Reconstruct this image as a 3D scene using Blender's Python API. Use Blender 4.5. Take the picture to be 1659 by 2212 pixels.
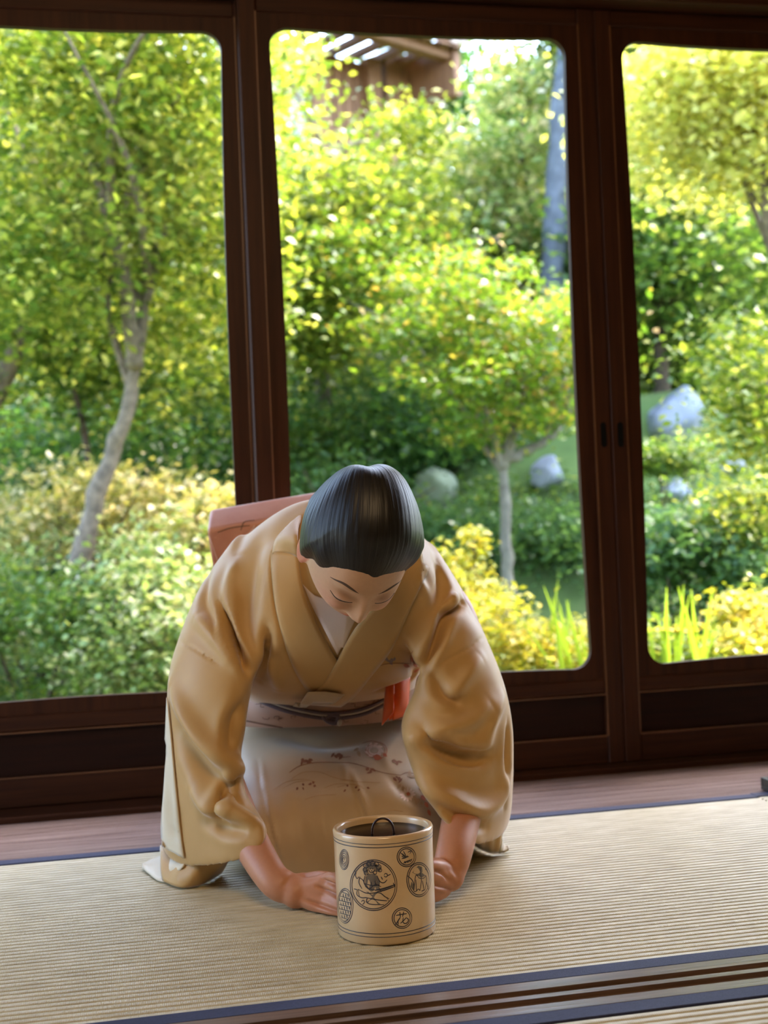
import bpy, bmesh, math, random
import numpy as np
from mathutils import Vector, Matrix
from mathutils.bvhtree import BVHTree

for o in list(bpy.data.objects): bpy.data.objects.remove(o, do_unlink=True)
SC = bpy.context.scene
COL = SC.collection
random.seed(7)
RNG = np.random.default_rng(11)

# ------------------------------------------------------------------ camera
F_PX=2800.0; CX=829.5; CY=1106.0; CAMH=0.605
YAW=math.radians(11.9); PITCH=math.atan(44/2800.0); ROLL=0.041
_f=np.array([math.sin(YAW)*math.cos(PITCH), math.cos(YAW)*math.cos(PITCH), math.sin(PITCH)])
_r0=np.array([math.cos(YAW),-math.sin(YAW),0.0]); _u0=np.cross(_r0,_f)
CAM_R=_r0*math.cos(ROLL)-_u0*math.sin(ROLL); CAM_U=_u0*math.cos(ROLL)+_r0*math.sin(ROLL); CAM_F=_f
CAM_O=np.array([0,0,CAMH])
def ray(px,py): return CAM_F+CAM_R*((px-CX)/F_PX)+CAM_U*((CY-py)/F_PX)
def P(px,py,d): return CAM_O+ray(px,py)*d
def on_z(px,py,z=0.0):
    v=ray(px,py); return CAM_O+v*((z-CAMH)/v[2])
def on_y(px,py,Y):
    v=ray(px,py); return CAM_O+v*(Y/v[1])
def proj(p):
    v=np.asarray(p)-CAM_O; z=v@CAM_F
    return (CX+F_PX*(v@CAM_R)/z, CY-F_PX*(v@CAM_U)/z, z)
cam = bpy.data.cameras.new('camera'); camo = bpy.data.objects.new('camera', cam); COL.objects.link(camo)
cam.sensor_fit = 'VERTICAL'; cam.sensor_height = 36.0; cam.sensor_width = 27.0
cam.lens = F_PX/2212.0*36.0
cam.clip_start = 0.05; cam.clip_end = 300
camo.matrix_world = Matrix(((CAM_R[0],CAM_U[0],-CAM_F[0],CAM_O[0]),(CAM_R[1],CAM_U[1],-CAM_F[1],CAM_O[1]),(CAM_R[2],CAM_U[2],-CAM_F[2],CAM_O[2]),(0,0,0,1)))
cam.dof.use_dof = True; cam.dof.focus_distance = 1.93; cam.dof.aperture_fstop = 4.2
SC.camera = camo

# ------------------------------------------------------------------ light
SUN_EL = math.radians(56); SUN_AZ = math.radians(-62)      # from the garden side, well to the right
W = bpy.data.worlds.new('sky'); SC.world = W; W.use_nodes = True
wn = W.node_tree.nodes; wl = W.node_tree.links
bg = wn['Background']
sky = wn.new('ShaderNodeTexSky'); sky.sky_type = 'NISHITA'; sky.sun_disc = False
sky.sun_elevation = SUN_EL; sky.sun_rotation = -SUN_AZ; sky.air_density = 1.0; sky.dust_density = 2.5; sky.ozone_density = 1.0
wl.new(sky.outputs[0], bg.inputs[0]); bg.inputs[1].default_value = 1.5
sun = bpy.data.lights.new('sun', 'SUN'); sun.energy = 6.5; sun.angle = math.radians(0.6); sun.color = (1.0, 0.93, 0.80)
suno = bpy.data.objects.new('sun', sun); COL.objects.link(suno)
sdir = Vector((-math.sin(SUN_AZ)*math.cos(SUN_EL), math.cos(SUN_AZ)*math.cos(SUN_EL), math.sin(SUN_EL)))
suno.rotation_euler = (-sdir).to_track_quat('-Z', 'Y').to_euler(); suno.location = (0, 10, 15)
def area(name, loc, target, size, energy, color):
    l = bpy.data.lights.new(name, 'AREA'); l.shape = 'DISK'; l.size = size; l.energy = energy; l.color = color
    o = bpy.data.objects.new(name, l); COL.objects.link(o); o.location = loc
    o.rotation_euler = (Vector(target)-Vector(loc)).to_track_quat('-Z', 'Y').to_euler()
    return o
area('warm_front_fill', (0.1, 0.2, 2.25), (0.35, 1.9, 0.3), 0.9, 19, (1.0, 0.69, 0.38))  # unseen warm fill added to brighten her front
vs = SC.view_settings; vs.view_transform = 'Standard'; vs.look = 'None'; vs.gamma = 1.0; vs.use_curve_mapping = False
vs.exposure = 0.68

# ------------------------------------------------------------------ helpers
def wloc(o):
    v = np.zeros(3)
    while o is not None:
        v += np.array(o.location); o = o.parent
    return v
def tag(o, label=None, cat=None, group=None, kind=None):
    if label: o['label'] = label
    if cat: o['category'] = cat
    if group: o['group'] = group
    if kind: o['kind'] = kind
    return o
def empty(name, loc=(0,0,0), **k):
    o = bpy.data.objects.new(name, None); COL.objects.link(o); o.location = tuple(float(c) for c in loc); o.empty_display_size = 0.05
    return tag(o, **k)
def link_mesh(name, me, mat=None, parent=None):
    o = bpy.data.objects.new(name, me); COL.objects.link(o)
    if mat is not None and not me.materials: me.materials.append(mat)
    if parent is not None: o.parent = parent
    return o
def mesh_obj(name, verts, faces, mat=None, parent=None, smooth=False, uvs=None):
    """verts in world space; a parented object keeps its parent's origin."""
    v = np.asarray(verts, float)
    if parent is not None: v = v - wloc(parent)
    me = bpy.data.meshes.new(name); me.from_pydata(v.tolist(), [], [tuple(int(i) for i in f) for f in faces]); me.update()
    if smooth: me.polygons.foreach_set('use_smooth', [True]*len(me.polygons))
    if uvs is not None:
        ul = me.uv_layers.new(name='UVMap'); li = np.zeros(len(me.loops), int); me.loops.foreach_get('vertex_index', li)
        ul.data.foreach_set('uv', np.asarray(uvs, float)[li].ravel())
    return link_mesh(name, me, mat, parent)
def bm_obj(name, bm, mat=None, parent=None, smooth=False):
    if parent is not None: bmesh.ops.translate(bm, verts=bm.verts, vec=Vector(-wloc(parent)))
    me = bpy.data.meshes.new(name); bm.to_mesh(me); bm.free()
    if smooth: me.polygons.foreach_set('use_smooth', [True]*len(me.polygons))
    return link_mesh(name, me, mat, parent)
def box(name, x0, x1, y0, y1, z0, z1, mat, parent=None, bev=0.002, seg=1):
    bm = bmesh.new(); bmesh.ops.create_cube(bm, size=1.0)
    for v in bm.verts: v.co = Vector((x0+(v.co.x+.5)*(x1-x0), y0+(v.co.y+.5)*(y1-y0), z0+(v.co.z+.5)*(z1-z0)))
    if bev > 0: bmesh.ops.bevel(bm, geom=bm.edges[:], offset=bev, segments=seg, affect='EDGES')
    return bm_obj(name, bm, mat, parent)
def catmull(pts, n):
    p = np.asarray(pts, float); m = len(p)
    if m < 3:
        t = np.linspace(0, 1, n)[:, None]; return p[0]*(1-t)+p[-1]*t
    q = np.vstack([2*p[0]-p[1], p, 2*p[-1]-p[-2]])
    t = np.linspace(0, m-1, n); i = np.minimum(t.astype(int), m-2); u = (t-i)[:, None]
    a, b, c, d = q[i], q[i+1], q[i+2], q[i+3]
    return 0.5*((2*b)+(-a+c)*u+(2*a-5*b+4*c-d)*u**2+(-a+3*b-3*c+d)*u**3)
def tube_data(path, rad, seg=8, cap=True):
    path = np.asarray(path, float); n = len(path); rad = np.broadcast_to(rad, (n,))
    tan = np.gradient(path, axis=0); tan /= np.linalg.norm(tan, axis=1)[:, None]+1e-9
    ref = np.array([0.0, 0, 1]) if abs(tan[0][2]) < .9 else np.array([1.0, 0, 0])
    nrm = np.cross(tan[0], ref); nrm /= np.linalg.norm(nrm)
    V = []
    for i in range(n):
        nrm = nrm - tan[i]*(nrm@tan[i]); nrm /= np.linalg.norm(nrm); b = np.cross(tan[i], nrm)
        for k in range(seg):
            a = 2*math.pi*k/seg; V.append(path[i]+rad[i]*(math.cos(a)*nrm+math.sin(a)*b))
    Fc = [(i*seg+k, i*seg+(k+1) % seg, (i+1)*seg+(k+1) % seg, (i+1)*seg+k) for i in range(n-1) for k in range(seg)]
    if cap: Fc += [tuple(range(seg))[::-1], tuple((n-1)*seg+k for k in range(seg))]
    return V, Fc
def merge(parts):
    V = []; Fc = []
    for v, f in parts:
        o = len(V); V += [tuple(p) for p in v]; Fc += [tuple(i+o for i in q) for q in f]
    return V, Fc
def loft_data(rings, closed_ends=True):
    """rings: list of equally long closed rings of points."""
    n = len(rings[0]); V = [tuple(p) for r in rings for p in r]
    Fc = [(i*n+k, i*n+(k+1) % n, (i+1)*n+(k+1) % n, (i+1)*n+k) for i in range(len(rings)-1) for k in range(n)]
    if closed_ends: Fc += [tuple(range(n))[::-1], tuple((len(rings)-1)*n+k for k in range(n))]
    return V, Fc

# ------------------------------------------------------------------ materials
def nmat(name):
    m = bpy.data.materials.new(name); m.use_nodes = True
    nt = m.node_tree; return m, nt, nt.nodes, nt.links, nt.nodes['Principled BSDF']
def N(nodes, typ, **k):
    n = nodes.new(typ)
    for a, b in k.items(): setattr(n, a, b)
    return n
def ramp(nodes, stops):
    r = nodes.new('ShaderNodeValToRGB'); e = r.color_ramp.elements
    while len(e) > 1: e.remove(e[-1])
    e[0].position = stops[0][0]; e[0].color = (*stops[0][1], 1)
    for p, c in stops[1:]:
        x = e.new(p); x.color = (*c, 1)
    return r
def coords(nodes, links, scale=(1,1,1), kind='Object'):
    tc = nodes.new('ShaderNodeTexCoord'); mp = nodes.new('ShaderNodeMapping'); mp.inputs['Scale'].default_value = scale
    links.new(tc.outputs[kind], mp.inputs[0]); return mp.outputs[0]
def bump(nodes, links, bs, h, strength=.3, dist=.01):
    b = nodes.new('ShaderNodeBump'); b.inputs['Strength'].default_value = strength; b.inputs['Distance'].default_value = dist
    links.new(h, b.inputs['Height']); links.new(b.outputs[0], bs.inputs['Normal'])
def plain(name, col, rough=.5, noise=.12, scale=30, spec=.5, metal=0, bmp=0.0, bscale=200, sheen=0):
    m, nt, n, l, bs = nmat(name)
    t = N(n, 'ShaderNodeTexNoise'); t.inputs['Scale'].default_value = scale; t.inputs['Detail'].default_value = 4
    l.new(coords(n, l), t.inputs['Vector'])
    r = ramp(n, [(.3, tuple(c*(1-noise) for c in col)), (.7, tuple(min(1, c*(1+noise)) for c in col))])
    l.new(t.outputs['Fac'], r.inputs[0]); l.new(r.outputs[0], bs.inputs['Base Color'])
    bs.inputs['Roughness'].default_value = rough; bs.inputs['Specular IOR Level'].default_value = spec; bs.inputs['Metallic'].default_value = metal
    if sheen: bs.inputs['Sheen Weight'].default_value = sheen; bs.inputs['Sheen Roughness'].default_value = .4
    if bmp:
        t2 = N(n, 'ShaderNodeTexNoise'); t2.inputs['Scale'].default_value = bscale; l.new(coords(n, l), t2.inputs['Vector'])
        bump(n, l, bs, t2.outputs['Fac'], bmp, .002)
    return m
def wood(name, c0, c1, axis='X', rough=.35, grain=1.0, spec=.5, bmp=.15, coat=0.0):
    m, nt, n, l, bs = nmat(name)
    sc = {'X': (2.0*grain, 40*grain, 40*grain), 'Z': (40*grain, 40*grain, 2.0*grain), 'Y': (40*grain, 2*grain, 40*grain)}[axis]
    v = coords(n, l, sc)
    t = N(n, 'ShaderNodeTexNoise'); t.inputs['Scale'].default_value = 1.6; t.inputs['Detail'].default_value = 7; t.inputs['Roughness'].default_value = .65
    l.new(v, t.inputs['Vector'])
    r = ramp(n, [(.28, c0), (.5, tuple((a+b)/2 for a, b in zip(c0, c1))), (.74, c1)])
    l.new(t.outputs['Fac'], r.inputs[0]); l.new(r.outputs[0], bs.inputs['Base Color'])
    bs.inputs['Roughness'].default_value = rough; bs.inputs['Specular IOR Level'].default_value = spec; bs.inputs['Coat Weight'].default_value = coat
    bump(n, l, bs, t.outputs['Fac'], bmp, .002)
    return m
M_FRAME = wood('dark_frame_wood', (.017,.0042,.0012), (.052,.0150,.0045), 'Z', .5, spec=.18)
M_FRAMEX = wood('dark_rail_wood', (.017,.0042,.0012), (.052,.0150,.0045), 'X', .5, spec=.18)
M_PANEL = wood('dark_panel_wood', (.008,.0018,.0007), (.020,.005,.0016), 'X', .5, spec=.15)
M_BOARD = wood('aged_board_wood', (.13,.080,.070), (.36,.26,.225), 'X', .24, 0.8, bmp=.5)  # lightened base colour also stands for the sky's reflection on the boards
M_SILLW = wood('grooved_sill_wood', (.050,.025,.014), (.20,.12,.072), 'X', .30, 1.3, bmp=.3)
M_CEIL = wood('ceiling_wood', (.10,.05,.025), (.20,.11,.06), 'X', .6)
M_WALL = plain('earthen_plaster', (.45,.36,.24), .9, .08, 12, bmp=.2)
M_BLUE = plain('indigo_mat_border', (.030,.034,.075), .75, .2, 300, spec=.3, bmp=.5, bscale=900)
m, nt, n, l, bs = nmat('woven_rush')
M_TATAMI = m
t = N(n, 'ShaderNodeTexNoise'); t.inputs['Scale'].default_value = 1; t.inputs['Detail'].default_value = 6
l.new(coords(n, l, (14, 60, 60)), t.inputs['Vector'])
r = ramp(n, [(.25, (.42,.35,.20)), (.55, (.57,.50,.32)), (.8, (.67,.61,.44))]); l.new(t.outputs['Fac'], r.inputs[0])
w2 = N(n, 'ShaderNodeTexWave'); w2.wave_type = 'BANDS'; w2.bands_direction = 'X'; w2.inputs['Scale'].default_value = 1; w2.inputs['Distortion'].default_value = 1.2; w2.inputs['Detail'].default_value = 1
l.new(coords(n, l, (120, 30, 4)), w2.inputs['Vector'])
mx = N(n, 'ShaderNodeMixRGB', blend_type='MULTIPLY'); mx.inputs[0].default_value = .10
l.new(r.outputs[0], mx.inputs[1]); l.new(w2.outputs['Color'], mx.inputs[2]); l.new(mx.outputs[0], bs.inputs['Base Color'])
bs.inputs['Roughness'].default_value = .42; bs.inputs['Specular IOR Level'].default_value = .45
bump(n, l, bs, w2.outputs['Fac'], .25, .001)
m, nt, n, l, bs = nmat('window_glass'); M_GLASS = m
n.remove(bs); out = n['Material Output']
tr = N(n, 'ShaderNodeBsdfTransparent'); tr.inputs[0].default_value = (.98,.985,.98,1)
gl = N(n, 'ShaderNodeBsdfGlossy'); gl.inputs['Roughness'].default_value = .02
fr = N(n, 'ShaderNodeFresnel'); fr.inputs[0].default_value = 1.07
ms = N(n, 'ShaderNodeMixShader'); l.new(fr.outputs[0], ms.inputs[0]); l.new(tr.outputs[0], ms.inputs[1]); l.new(gl.outputs[0], ms.inputs[2]); l.new(ms.outputs[0], out.inputs[0])

# ------------------------------------------------------------------ room shell
MAT_B, MAT_A = 1.660, 2.622           # front and rear edge of the mat she kneels on
SILL_F, SILL_B = 1.552, 1.660         # grooved sill between the mats
WIN_Y = 3.02
XL, XR = -1.75, 3.6
def ridged(name, x0, x1, y0, y1, pitch, amp, parent):
    ny = int(round((y1-y0)/pitch)); prof = []
    for i in range(ny):
        for k in range(10):
            u = k/10; prof.append((y0+(i+u)*(y1-y0)/ny, -amp*(1-abs(math.sin(math.pi*u))**.45)))
    prof.append((y1, -amp)); V = []; Fc = []
    xs = np.linspace(x0, x1, 3)
    for x in xs: V += [(x, y, z) for y, z in prof]
    m_ = len(prof)
    for j in range(len(xs)-1): Fc += [(j*m_+i, (j+1)*m_+i, (j+1)*m_+i+1, j*m_+i+1) for i in range(m_-1)]
    return mesh_obj(name, V, Fc, M_TATAMI, parent, smooth=True)
def tatami(name, x0, x1, y0, y1, label):
    r = empty(name, ((x0+x1)/2, (y0+y1)/2, 0), label=label, cat='tatami mat')
    bw = .034
    ridged('woven_surface', x0, x1, y0+bw, y1-bw, .0162, .0040, r)
    box('straw_core', x0+.001, x1-.001, y0+.002, y1-.002, -.05, -.004, M_TATAMI, r, 0)
    box('cloth_border', x0, x1, y0, y0+bw, -.045, .0012, M_BLUE, r, .001)
    box('cloth_border', x0, x1, y1-bw, y1, -.045, .0012, M_BLUE, r, .001)
    return r
fl = tag(empty('floor', (0.5, 1, -.06)), kind='structure')
box('subfloor', XL, XR, -3.2, 3.2, -.12, -.058, M_BOARD, fl, 0)
xj = on_z(1613, 1712)[0]
tatami('tatami_mat', xj-1.91, xj-.001, MAT_B, MAT_A, 'woven rush tatami mat with indigo cloth borders that the kneeling woman is on')
tatami('tatami_mat', xj+.001, xj+1.91, MAT_B+.004, MAT_A+.008, 'rush tatami mat carrying the dark tray, end to end with the woman\'s mat')
tatami('tatami_mat', -.9, 2.1, SILL_F-.955, SILL_F, 'rush tatami mat on the other side of the grooved sill')
# grooved sill between the two mats (one piece of wood)
prof = [(SILL_F, -.045), (SILL_F, 0), (1.5745, 0.0), (1.5745, -.004), (1.5895, -.004), (1.5905, 0), (1.6155, 0), (1.6155, -.004), (1.629, -.004), (1.630, 0), (SILL_B-.001, 0), (SILL_B-.001, -.045)]
prof = [(SILL_F+.001, -.045), (SILL_F+.001, .001), (1.5770, .001), (1.5785, -.005), (1.5985, -.005), (1.5986, .001), (1.6110, .001), (1.6125, -.005), (1.6305, -.005), (1.6306, .001), (SILL_B-.001, .001), (SILL_B-.001, -.045)]
npf = len(prof); V = [(x, y, z) for x in (XL, XR) for y, z in prof]
Fc = [(i, i+1, npf+i+1, npf+i) for i in range(npf-1)]+[tuple(range(npf)), tuple(range(npf, 2*npf))[::-1], (npf-1, 0, npf, 2*npf-1)]
tag(mesh_obj('trim_1', V, Fc, M_SILLW), kind='structure', label='weathered wooden sill with two grooves between the mats')
# boards between mat and window sill
brd = [(2.624, 2.742), (2.743, 2.852), (2.853, 2.962)]
for i, (a, b) in enumerate(brd):
    box('floor_board', XL, XR, a, b, -.058, .000-.0015*(i % 2), M_BOARD, fl, .0015)
box('floor_board', XL, XR, -3.2, SILL_F-.958, -.058, 0, M_BOARD, fl, .001)
box('floor_board', XL, xj-1.912, MAT_B, MAT_A, -.058, 0, M_BOARD, fl, .001)
box('floor_board', xj+1.914, XR, MAT_B, MAT_A, -.058, 0, M_BOARD, fl, .001)
# window sill with tracks, head rail, shell
th = tag(empty('trim_2', (.8, 3.03, 0)), kind='structure', label='dark wooden threshold under the sliding windows')
box('threshold', XL, XR, 2.964, 3.16, -.10, .013, M_FRAMEX, th, .003)
hd = tag(empty('trim_3', (.8, 3.03, 1.9)), kind='structure', label='dark wooden head beam above the sliding windows')
box('head_rail', XL, XR, 2.965, 3.16, 1.888, 1.99, M_FRAMEX, hd, .004)
box('lintel_board', XL, XR, 2.985, 3.14, 1.99, 2.42, M_WALL, hd, 0)
ce = tag(empty('ceiling', (.5, 0, 2.42)), kind='structure')
for i in range(14):
    box('ceiling_board', XL, XR, -3.2+i*.46, -3.2+(i+1)*.46-.004, 2.42, 2.44, M_CEIL, ce, .002)
wl0 = tag(empty('wall_left', (XL, 0, 0)), kind='structure')
box('wall_plaster', XL-.1, XL, -3.2, 1.85, -.12, 2.44, M_WALL, wl0, 0)
box('wall_plaster', XL-.1, XL, 2.98, 3.16, -.12, 2.44, M_WALL, wl0, 0)
box('wall_lintel', XL-.1, XL, 1.85, 2.98, 2.0, 2.44, M_WALL, wl0, 0)      # open sliding doors on this side let the daylight in
tag(box('wall_front', XL-.1, XR+.1, -3.3, -3.2, -.12, 2.44, M_WALL, None, 0), kind='structure')  # unseen wall added to shut out neutral fill from behind the camera
tag(box('wall_right', XR, XR+.1, -3.2, 3.16, -.12, 2.44, M_WALL, None, 0), kind='structure')
# unseen eaves added over the veranda side to keep the sun off the mats
ev = tag(empty('trim_4', (.5, 3.7, 2.3)), kind='structure', label='unseen eaves added above the windows to block the sun')
V = [(XL-.9, 3.0, 2.62), (XR+.6, 3.0, 2.62), (XR+.6, 3.95, 2.50), (XL-.9, 3.95, 2.50)]; V += [(x, y, z+.09) for x, y, z in V]
mesh_obj('sun_block_eaves', V, [(0,1,2,3), (7,6,5,4), (0,4,5,1), (1,5,6,2), (2,6,7,3), (3,7,4,0)], M_CEIL, ev)

# ------------------------------------------------------------------ sliding windows
def opening(x0, x1, z0, z1, r=.05, bow=.011, n=10):
    pts = []
    w = x1-x0; h = z1-z0
    cs = [(x1-r, z0+r, -90), (x1-r, z1-r, 0), (x0+r, z1-r, 90), (x0+r, z0+r, 180)]
    for cx, cz, a0 in cs:
        for k in range(n+1):
            a = math.radians(a0+90*k/n); pts.append((cx+r*math.cos(a), cz+r*math.sin(a)))
        # following straight side, subdivided
        i = cs.index((cx, cz, a0)); nx = cs[(i+1) % 4]; a1 = math.radians(a0+90)
        p = np.array((cx+r*math.cos(a1), cz+r*math.sin(a1))); q = np.array((nx[0]+r*math.cos(a1), nx[1]+r*math.sin(a1)))
        for k in range(1, 16): pts.append(tuple(p+(q-p)*k/16))
    out = []
    for x, z in pts:      # the sides bow gently inwards
        u = (x-x0)/w*2-1; v = (z-z0)/h*2-1
        bx = bow*(1-v*v)**1.0; bz = bow*.8*max(0, 1-u*u)
        out.append((x-bx*np.sign(u)*abs(u)**6, z-bz*np.sign(v)*abs(v)**20))
    return out
def plate_with_hole(outer, hole, y0, y1):
    """outer: rectangle (x0,x1,z0,z1) ; hole: polygon. Radially matched ring."""
    x0, x1, z0, z1 = outer; cx = (x0+x1)/2; cz = (z0+z1)/2
    n = len(hole); O = []
    for hx, hz in hole:
        dx, dz = hx-cx, hz-cz
        s = min((x1-cx)/abs(dx) if abs(dx) > 1e-9 else 1e9, (z1-cz)/abs(dz) if abs(dz) > 1e-9 else 1e9)
        O.append((cx+dx*s, cz+dz*s))
    V = [(x, y0, z) for x, z in O]+[(x, y0, z) for x, z in hole]+[(x, y1, z) for x, z in O]+[(x, y1, z) for x, z in hole]
    # softened inner edge
    Fc = []
    for i in range(n):
        j = (i+1) % n
        Fc += [(i, j, n+j, n+i), (2*n+i, 3*n+i, 3*n+j, 2*n+j), (n+i, n+j, 3*n+j, 3*n+i), (i, 2*n+i, 2*n+j, j)]
    return V, Fc
M_EDGE_HL = plain('edge_highlight_wood', (.12,.045,.015), .4, .3, 8)  # lighter brown that paints the highlights of bevelled edges
M_PULL = plain('black_iron', (.003,.003,.003), .7, .2, spec=.1)
def sash(name, x0, x1, y, label, pulls=()):
    """one sliding panel: stiles, rails, bowed inner frame, glass, wooden skirt panel"""
    r = tag(empty(name, ((x0+x1)/2, y, .014)), kind='structure', label=label)
    sw = .043; z0, z1 = .014, 1.887; th_ = .032
    box('stile', x0, x0+sw, y, y+th_, z0, z1, M_FRAME, r, .003)
    box('stile', x1-sw, x1, y, y+th_, z0, z1, M_FRAME, r, .003)
    box('bottom_rail', x0+sw, x1-sw, y+.002, y+th_-.002, z0, .082, M_FRAMEX, r, .003)
    box('middle_rail', x0+sw, x1-sw, y+.002, y+th_-.002, .186, .222, M_FRAMEX, r, .003)
    box('top_rail', x0+sw, x1-sw, y+.002, y+th_-.002, 1.845, z1, M_FRAMEX, r, .003)
    box('skirt_panel', x0+sw, x1-sw, y+.016, y+.024, .080, .188, M_PANEL, r, 0)
    hole = opening(x0+sw+.030, x1-sw-.030, .247, 1.813)
    V, Fc = plate_with_hole((x0+sw-.001, x1-sw+.001, .220, 1.847), hole, y+.008, y+.026)
    mesh_obj('bowed_inner_frame', V, Fc, M_FRAME, r)
    V = [(x0+sw, y+.017, .222), (x1-sw, y+.017, .222), (x1-sw, y+.017, 1.846), (x0+sw, y+.017, 1.846)]
    mesh_obj('glass_pane', V, [(0,1,2,3)], M_GLASS, r)
    for bx in (x0+sw-.003, x1-sw):      # lighter strip painting the bevel highlight along each stile's inner edge
        box('edge_highlight', bx, bx+.003, y-.0008, y+.004, .083, 1.845, M_EDGE_HL, r, 0)
    for bz in (.082, .1835):  # painted highlights along the skirt panel's edges too
        box('edge_highlight', x0+sw, x1-sw, y+.0012, y+.006, bz-.0015, bz+.0015, M_EDGE_HL, r, 0)
    for cx, zc in pulls:
        bm = bmesh.new(); prof = []
        hw, hh = .0075, .031
        for k in range(24):
            a = 2*math.pi*k/24; prof.append((cx+hw*math.cos(a), zc+(hh-hw)*np.sign(math.sin(a))+hw*math.sin(a)))
        vs_ = [bm.verts.new((x, y-.0012, z)) for x, z in prof]; f = bm.faces.new(vs_)
        ins = bmesh.ops.inset_individual(bm, faces=[f], thickness=.0022)
        bmesh.ops.translate(bm, verts=f.verts, vec=(0, .0006, 0))
        b2 = [bm.verts.new((x, y+.010, z)) for x, z in prof]
        for k in range(24): bm.faces.new((vs_[k], vs_[(k+1) % 24], b2[(k+1) % 24], b2[k]))
        bm_obj('finger_pull', bm, M_PULL, r)
    return r
sash('window_1', -.532, .372, 3.062, 'sliding glass window whose stile slips behind its neighbour')
sash('window_2', .334, 1.2195, 3.02, 'sliding glass window behind the kneeling woman', [(1.199, .824)])
sash('window_3', 1.2205, 2.106, 3.02, 'sliding glass window that meets its neighbour at paired finger pulls', [(1.243, .823)])
sash('window_4', 2.07, 2.97, 3.062, 'sliding glass window next to the end of the room')
tag(box('wall_back', -1.75, -.535, 3.0, 3.12, .01, 1.89, M_WALL, None, 0), kind='structure')
tag(box('wall_back_end', 2.975, 3.6, 3.0, 3.12, .01, 1.89, M_WALL, None, 0), kind='structure')
# ------------------------------------------------------------------ garden
def leafmat(name, stops, trans=.5, rough=.38, spec=.5, tcol=None):
    m, nt, n, l, bs = nmat(name); out = n['Material Output']
    g = N(n, 'ShaderNodeNewGeometry'); r = ramp(n, stops); l.new(g.outputs['Random Per Island'], r.inputs[0])
    l.new(r.outputs[0], bs.inputs['Base Color']); bs.inputs['Roughness'].default_value = rough; bs.inputs['Specular IOR Level'].default_value = spec
    t = N(n, 'ShaderNodeBsdfTranslucent'); hs = N(n, 'ShaderNodeMixRGB', blend_type='MULTIPLY'); hs.inputs[0].default_value = 1
    hs.inputs[2].default_value = (*(tcol or (1.35, 1.28, .55)), 1); l.new(r.outputs[0], hs.inputs[1]); l.new(hs.outputs[0], t.inputs[0])
    ms = N(n, 'ShaderNodeMixShader'); ms.inputs[0].default_value = trans
    l.new(bs.outputs[0], ms.inputs[1]); l.new(t.outputs[0], ms.inputs[2]); l.new(ms.outputs[0], out.inputs[0])
    return m
L_LIME = leafmat('lime_maple_leaf', [(0, (.075,.135,.022)), (.45, (.16,.235,.035)), (.8, (.34,.37,.06)), (1, (.62,.58,.20))])
L_GREEN = leafmat('green_leaf', [(0, (.05,.11,.024)), (.5, (.10,.185,.038)), (.85, (.19,.28,.06)), (1, (.48,.50,.18))])
L_DEEP = leafmat('deep_green_leaf', [(0, (.03,.085,.03)), (.6, (.065,.155,.05)), (1, (.13,.25,.07))])
L_RED = leafmat('red_tipped_maple_leaf', [(0, (.09,.19,.025)), (.6, (.18,.29,.035)), (.85, (.33,.35,.06)), (1, (.50,.30,.10))])
L_YEL = leafmat('yellow_shrub_leaf', [(0, (.22,.28,.03)), (.45, (.50,.48,.06)), (.8, (.72,.62,.12)), (1, (.80,.66,.32))], tcol=(1.2,1.05,.4))
L_PALE = leafmat('pale_shrub_leaf', [(0, (.14,.24,.07)), (.5, (.36,.46,.17)), (.8, (.62,.62,.32)), (1, (.80,.68,.50))], tcol=(1.1,1.05,.5))
L_CREAM = leafmat('cream_azalea_leaf', [(0, (.22,.26,.06)), (.5, (.50,.46,.16)), (.8, (.72,.62,.32)), (1, (.85,.68,.50))], tcol=(1.1,1.0,.5))
L_BLUEG = leafmat('blue_green_leaf', [(0, (.05,.12,.05)), (.6, (.11,.22,.09)), (1, (.2,.34,.14))])
L_BLADE = leafmat('blade_leaf', [(0, (.16,.30,.03)), (.6, (.32,.46,.06)), (1, (.5,.55,.1))], rough=.3)
M_BARK = plain('grey_bark', (.16,.12,.085), .85, .45, 25, bmp=.6, bscale=60)
M_BARKD = plain('dark_bark', (.075,.05,.032), .85, .4, 25, bmp=.6, bscale=60)
M_BARKL = plain('pale_mottled_bark', (.20,.175,.14), .8, .35, 14, bmp=.5, bscale=60)
M_ROCK = plain('garden_rock', (.27,.27,.28), .85, .4, 5, bmp=.8, bscale=30)
M_ROCKB = plain('blue_grey_rock', (.22,.24,.29), .8, .35, 4, bmp=.8, bscale=25)
M_MOSSR = plain('mossy_rock', (.24,.27,.19), .9, .45, 4, bmp=.8, bscale=30)
M_PETAL = plain('yellow_petal', (.85,.45,.02), .6, .1)

MOUNDS = [(*P(1475, 950, 10.3)[:2], 1.38, 1.25), (*P(1040, 1080, 10.2)[:2], .78, 1.1)]
def gz(x, y):
    """garden ground height"""
    t = np.clip((np.asarray(y)-7.0)/13.0, 0, 1.6)
    z = -.42+4.4*t**1.25+.06*np.sin(np.asarray(x)*1.3+np.asarray(y)*.7)
    for mx_, my_, h_, s_ in MOUNDS: z = z+h_*np.exp(-((np.asarray(x)-mx_)**2+(np.asarray(y)-my_)**2)/s_**2)
    return z
xs = np.linspace(-14, 26, 81); ys = np.concatenate([np.linspace(3.17, 12, 50), np.linspace(12.4, 34, 50)])
X, Y = np.meshgrid(xs, ys, indexing='ij'); Z = gz(X, Y)+RNG.normal(0, .012, X.shape)
V = np.stack([X, Y, Z], -1).reshape(-1, 3); ny = len(ys)
Fc = [(i*ny+j, (i+1)*ny+j, (i+1)*ny+j+1, i*ny+j+1) for i in range(len(xs)-1) for j in range(ny-1)]
m, nt, n, l, bs = nmat('moss_ground')
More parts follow.
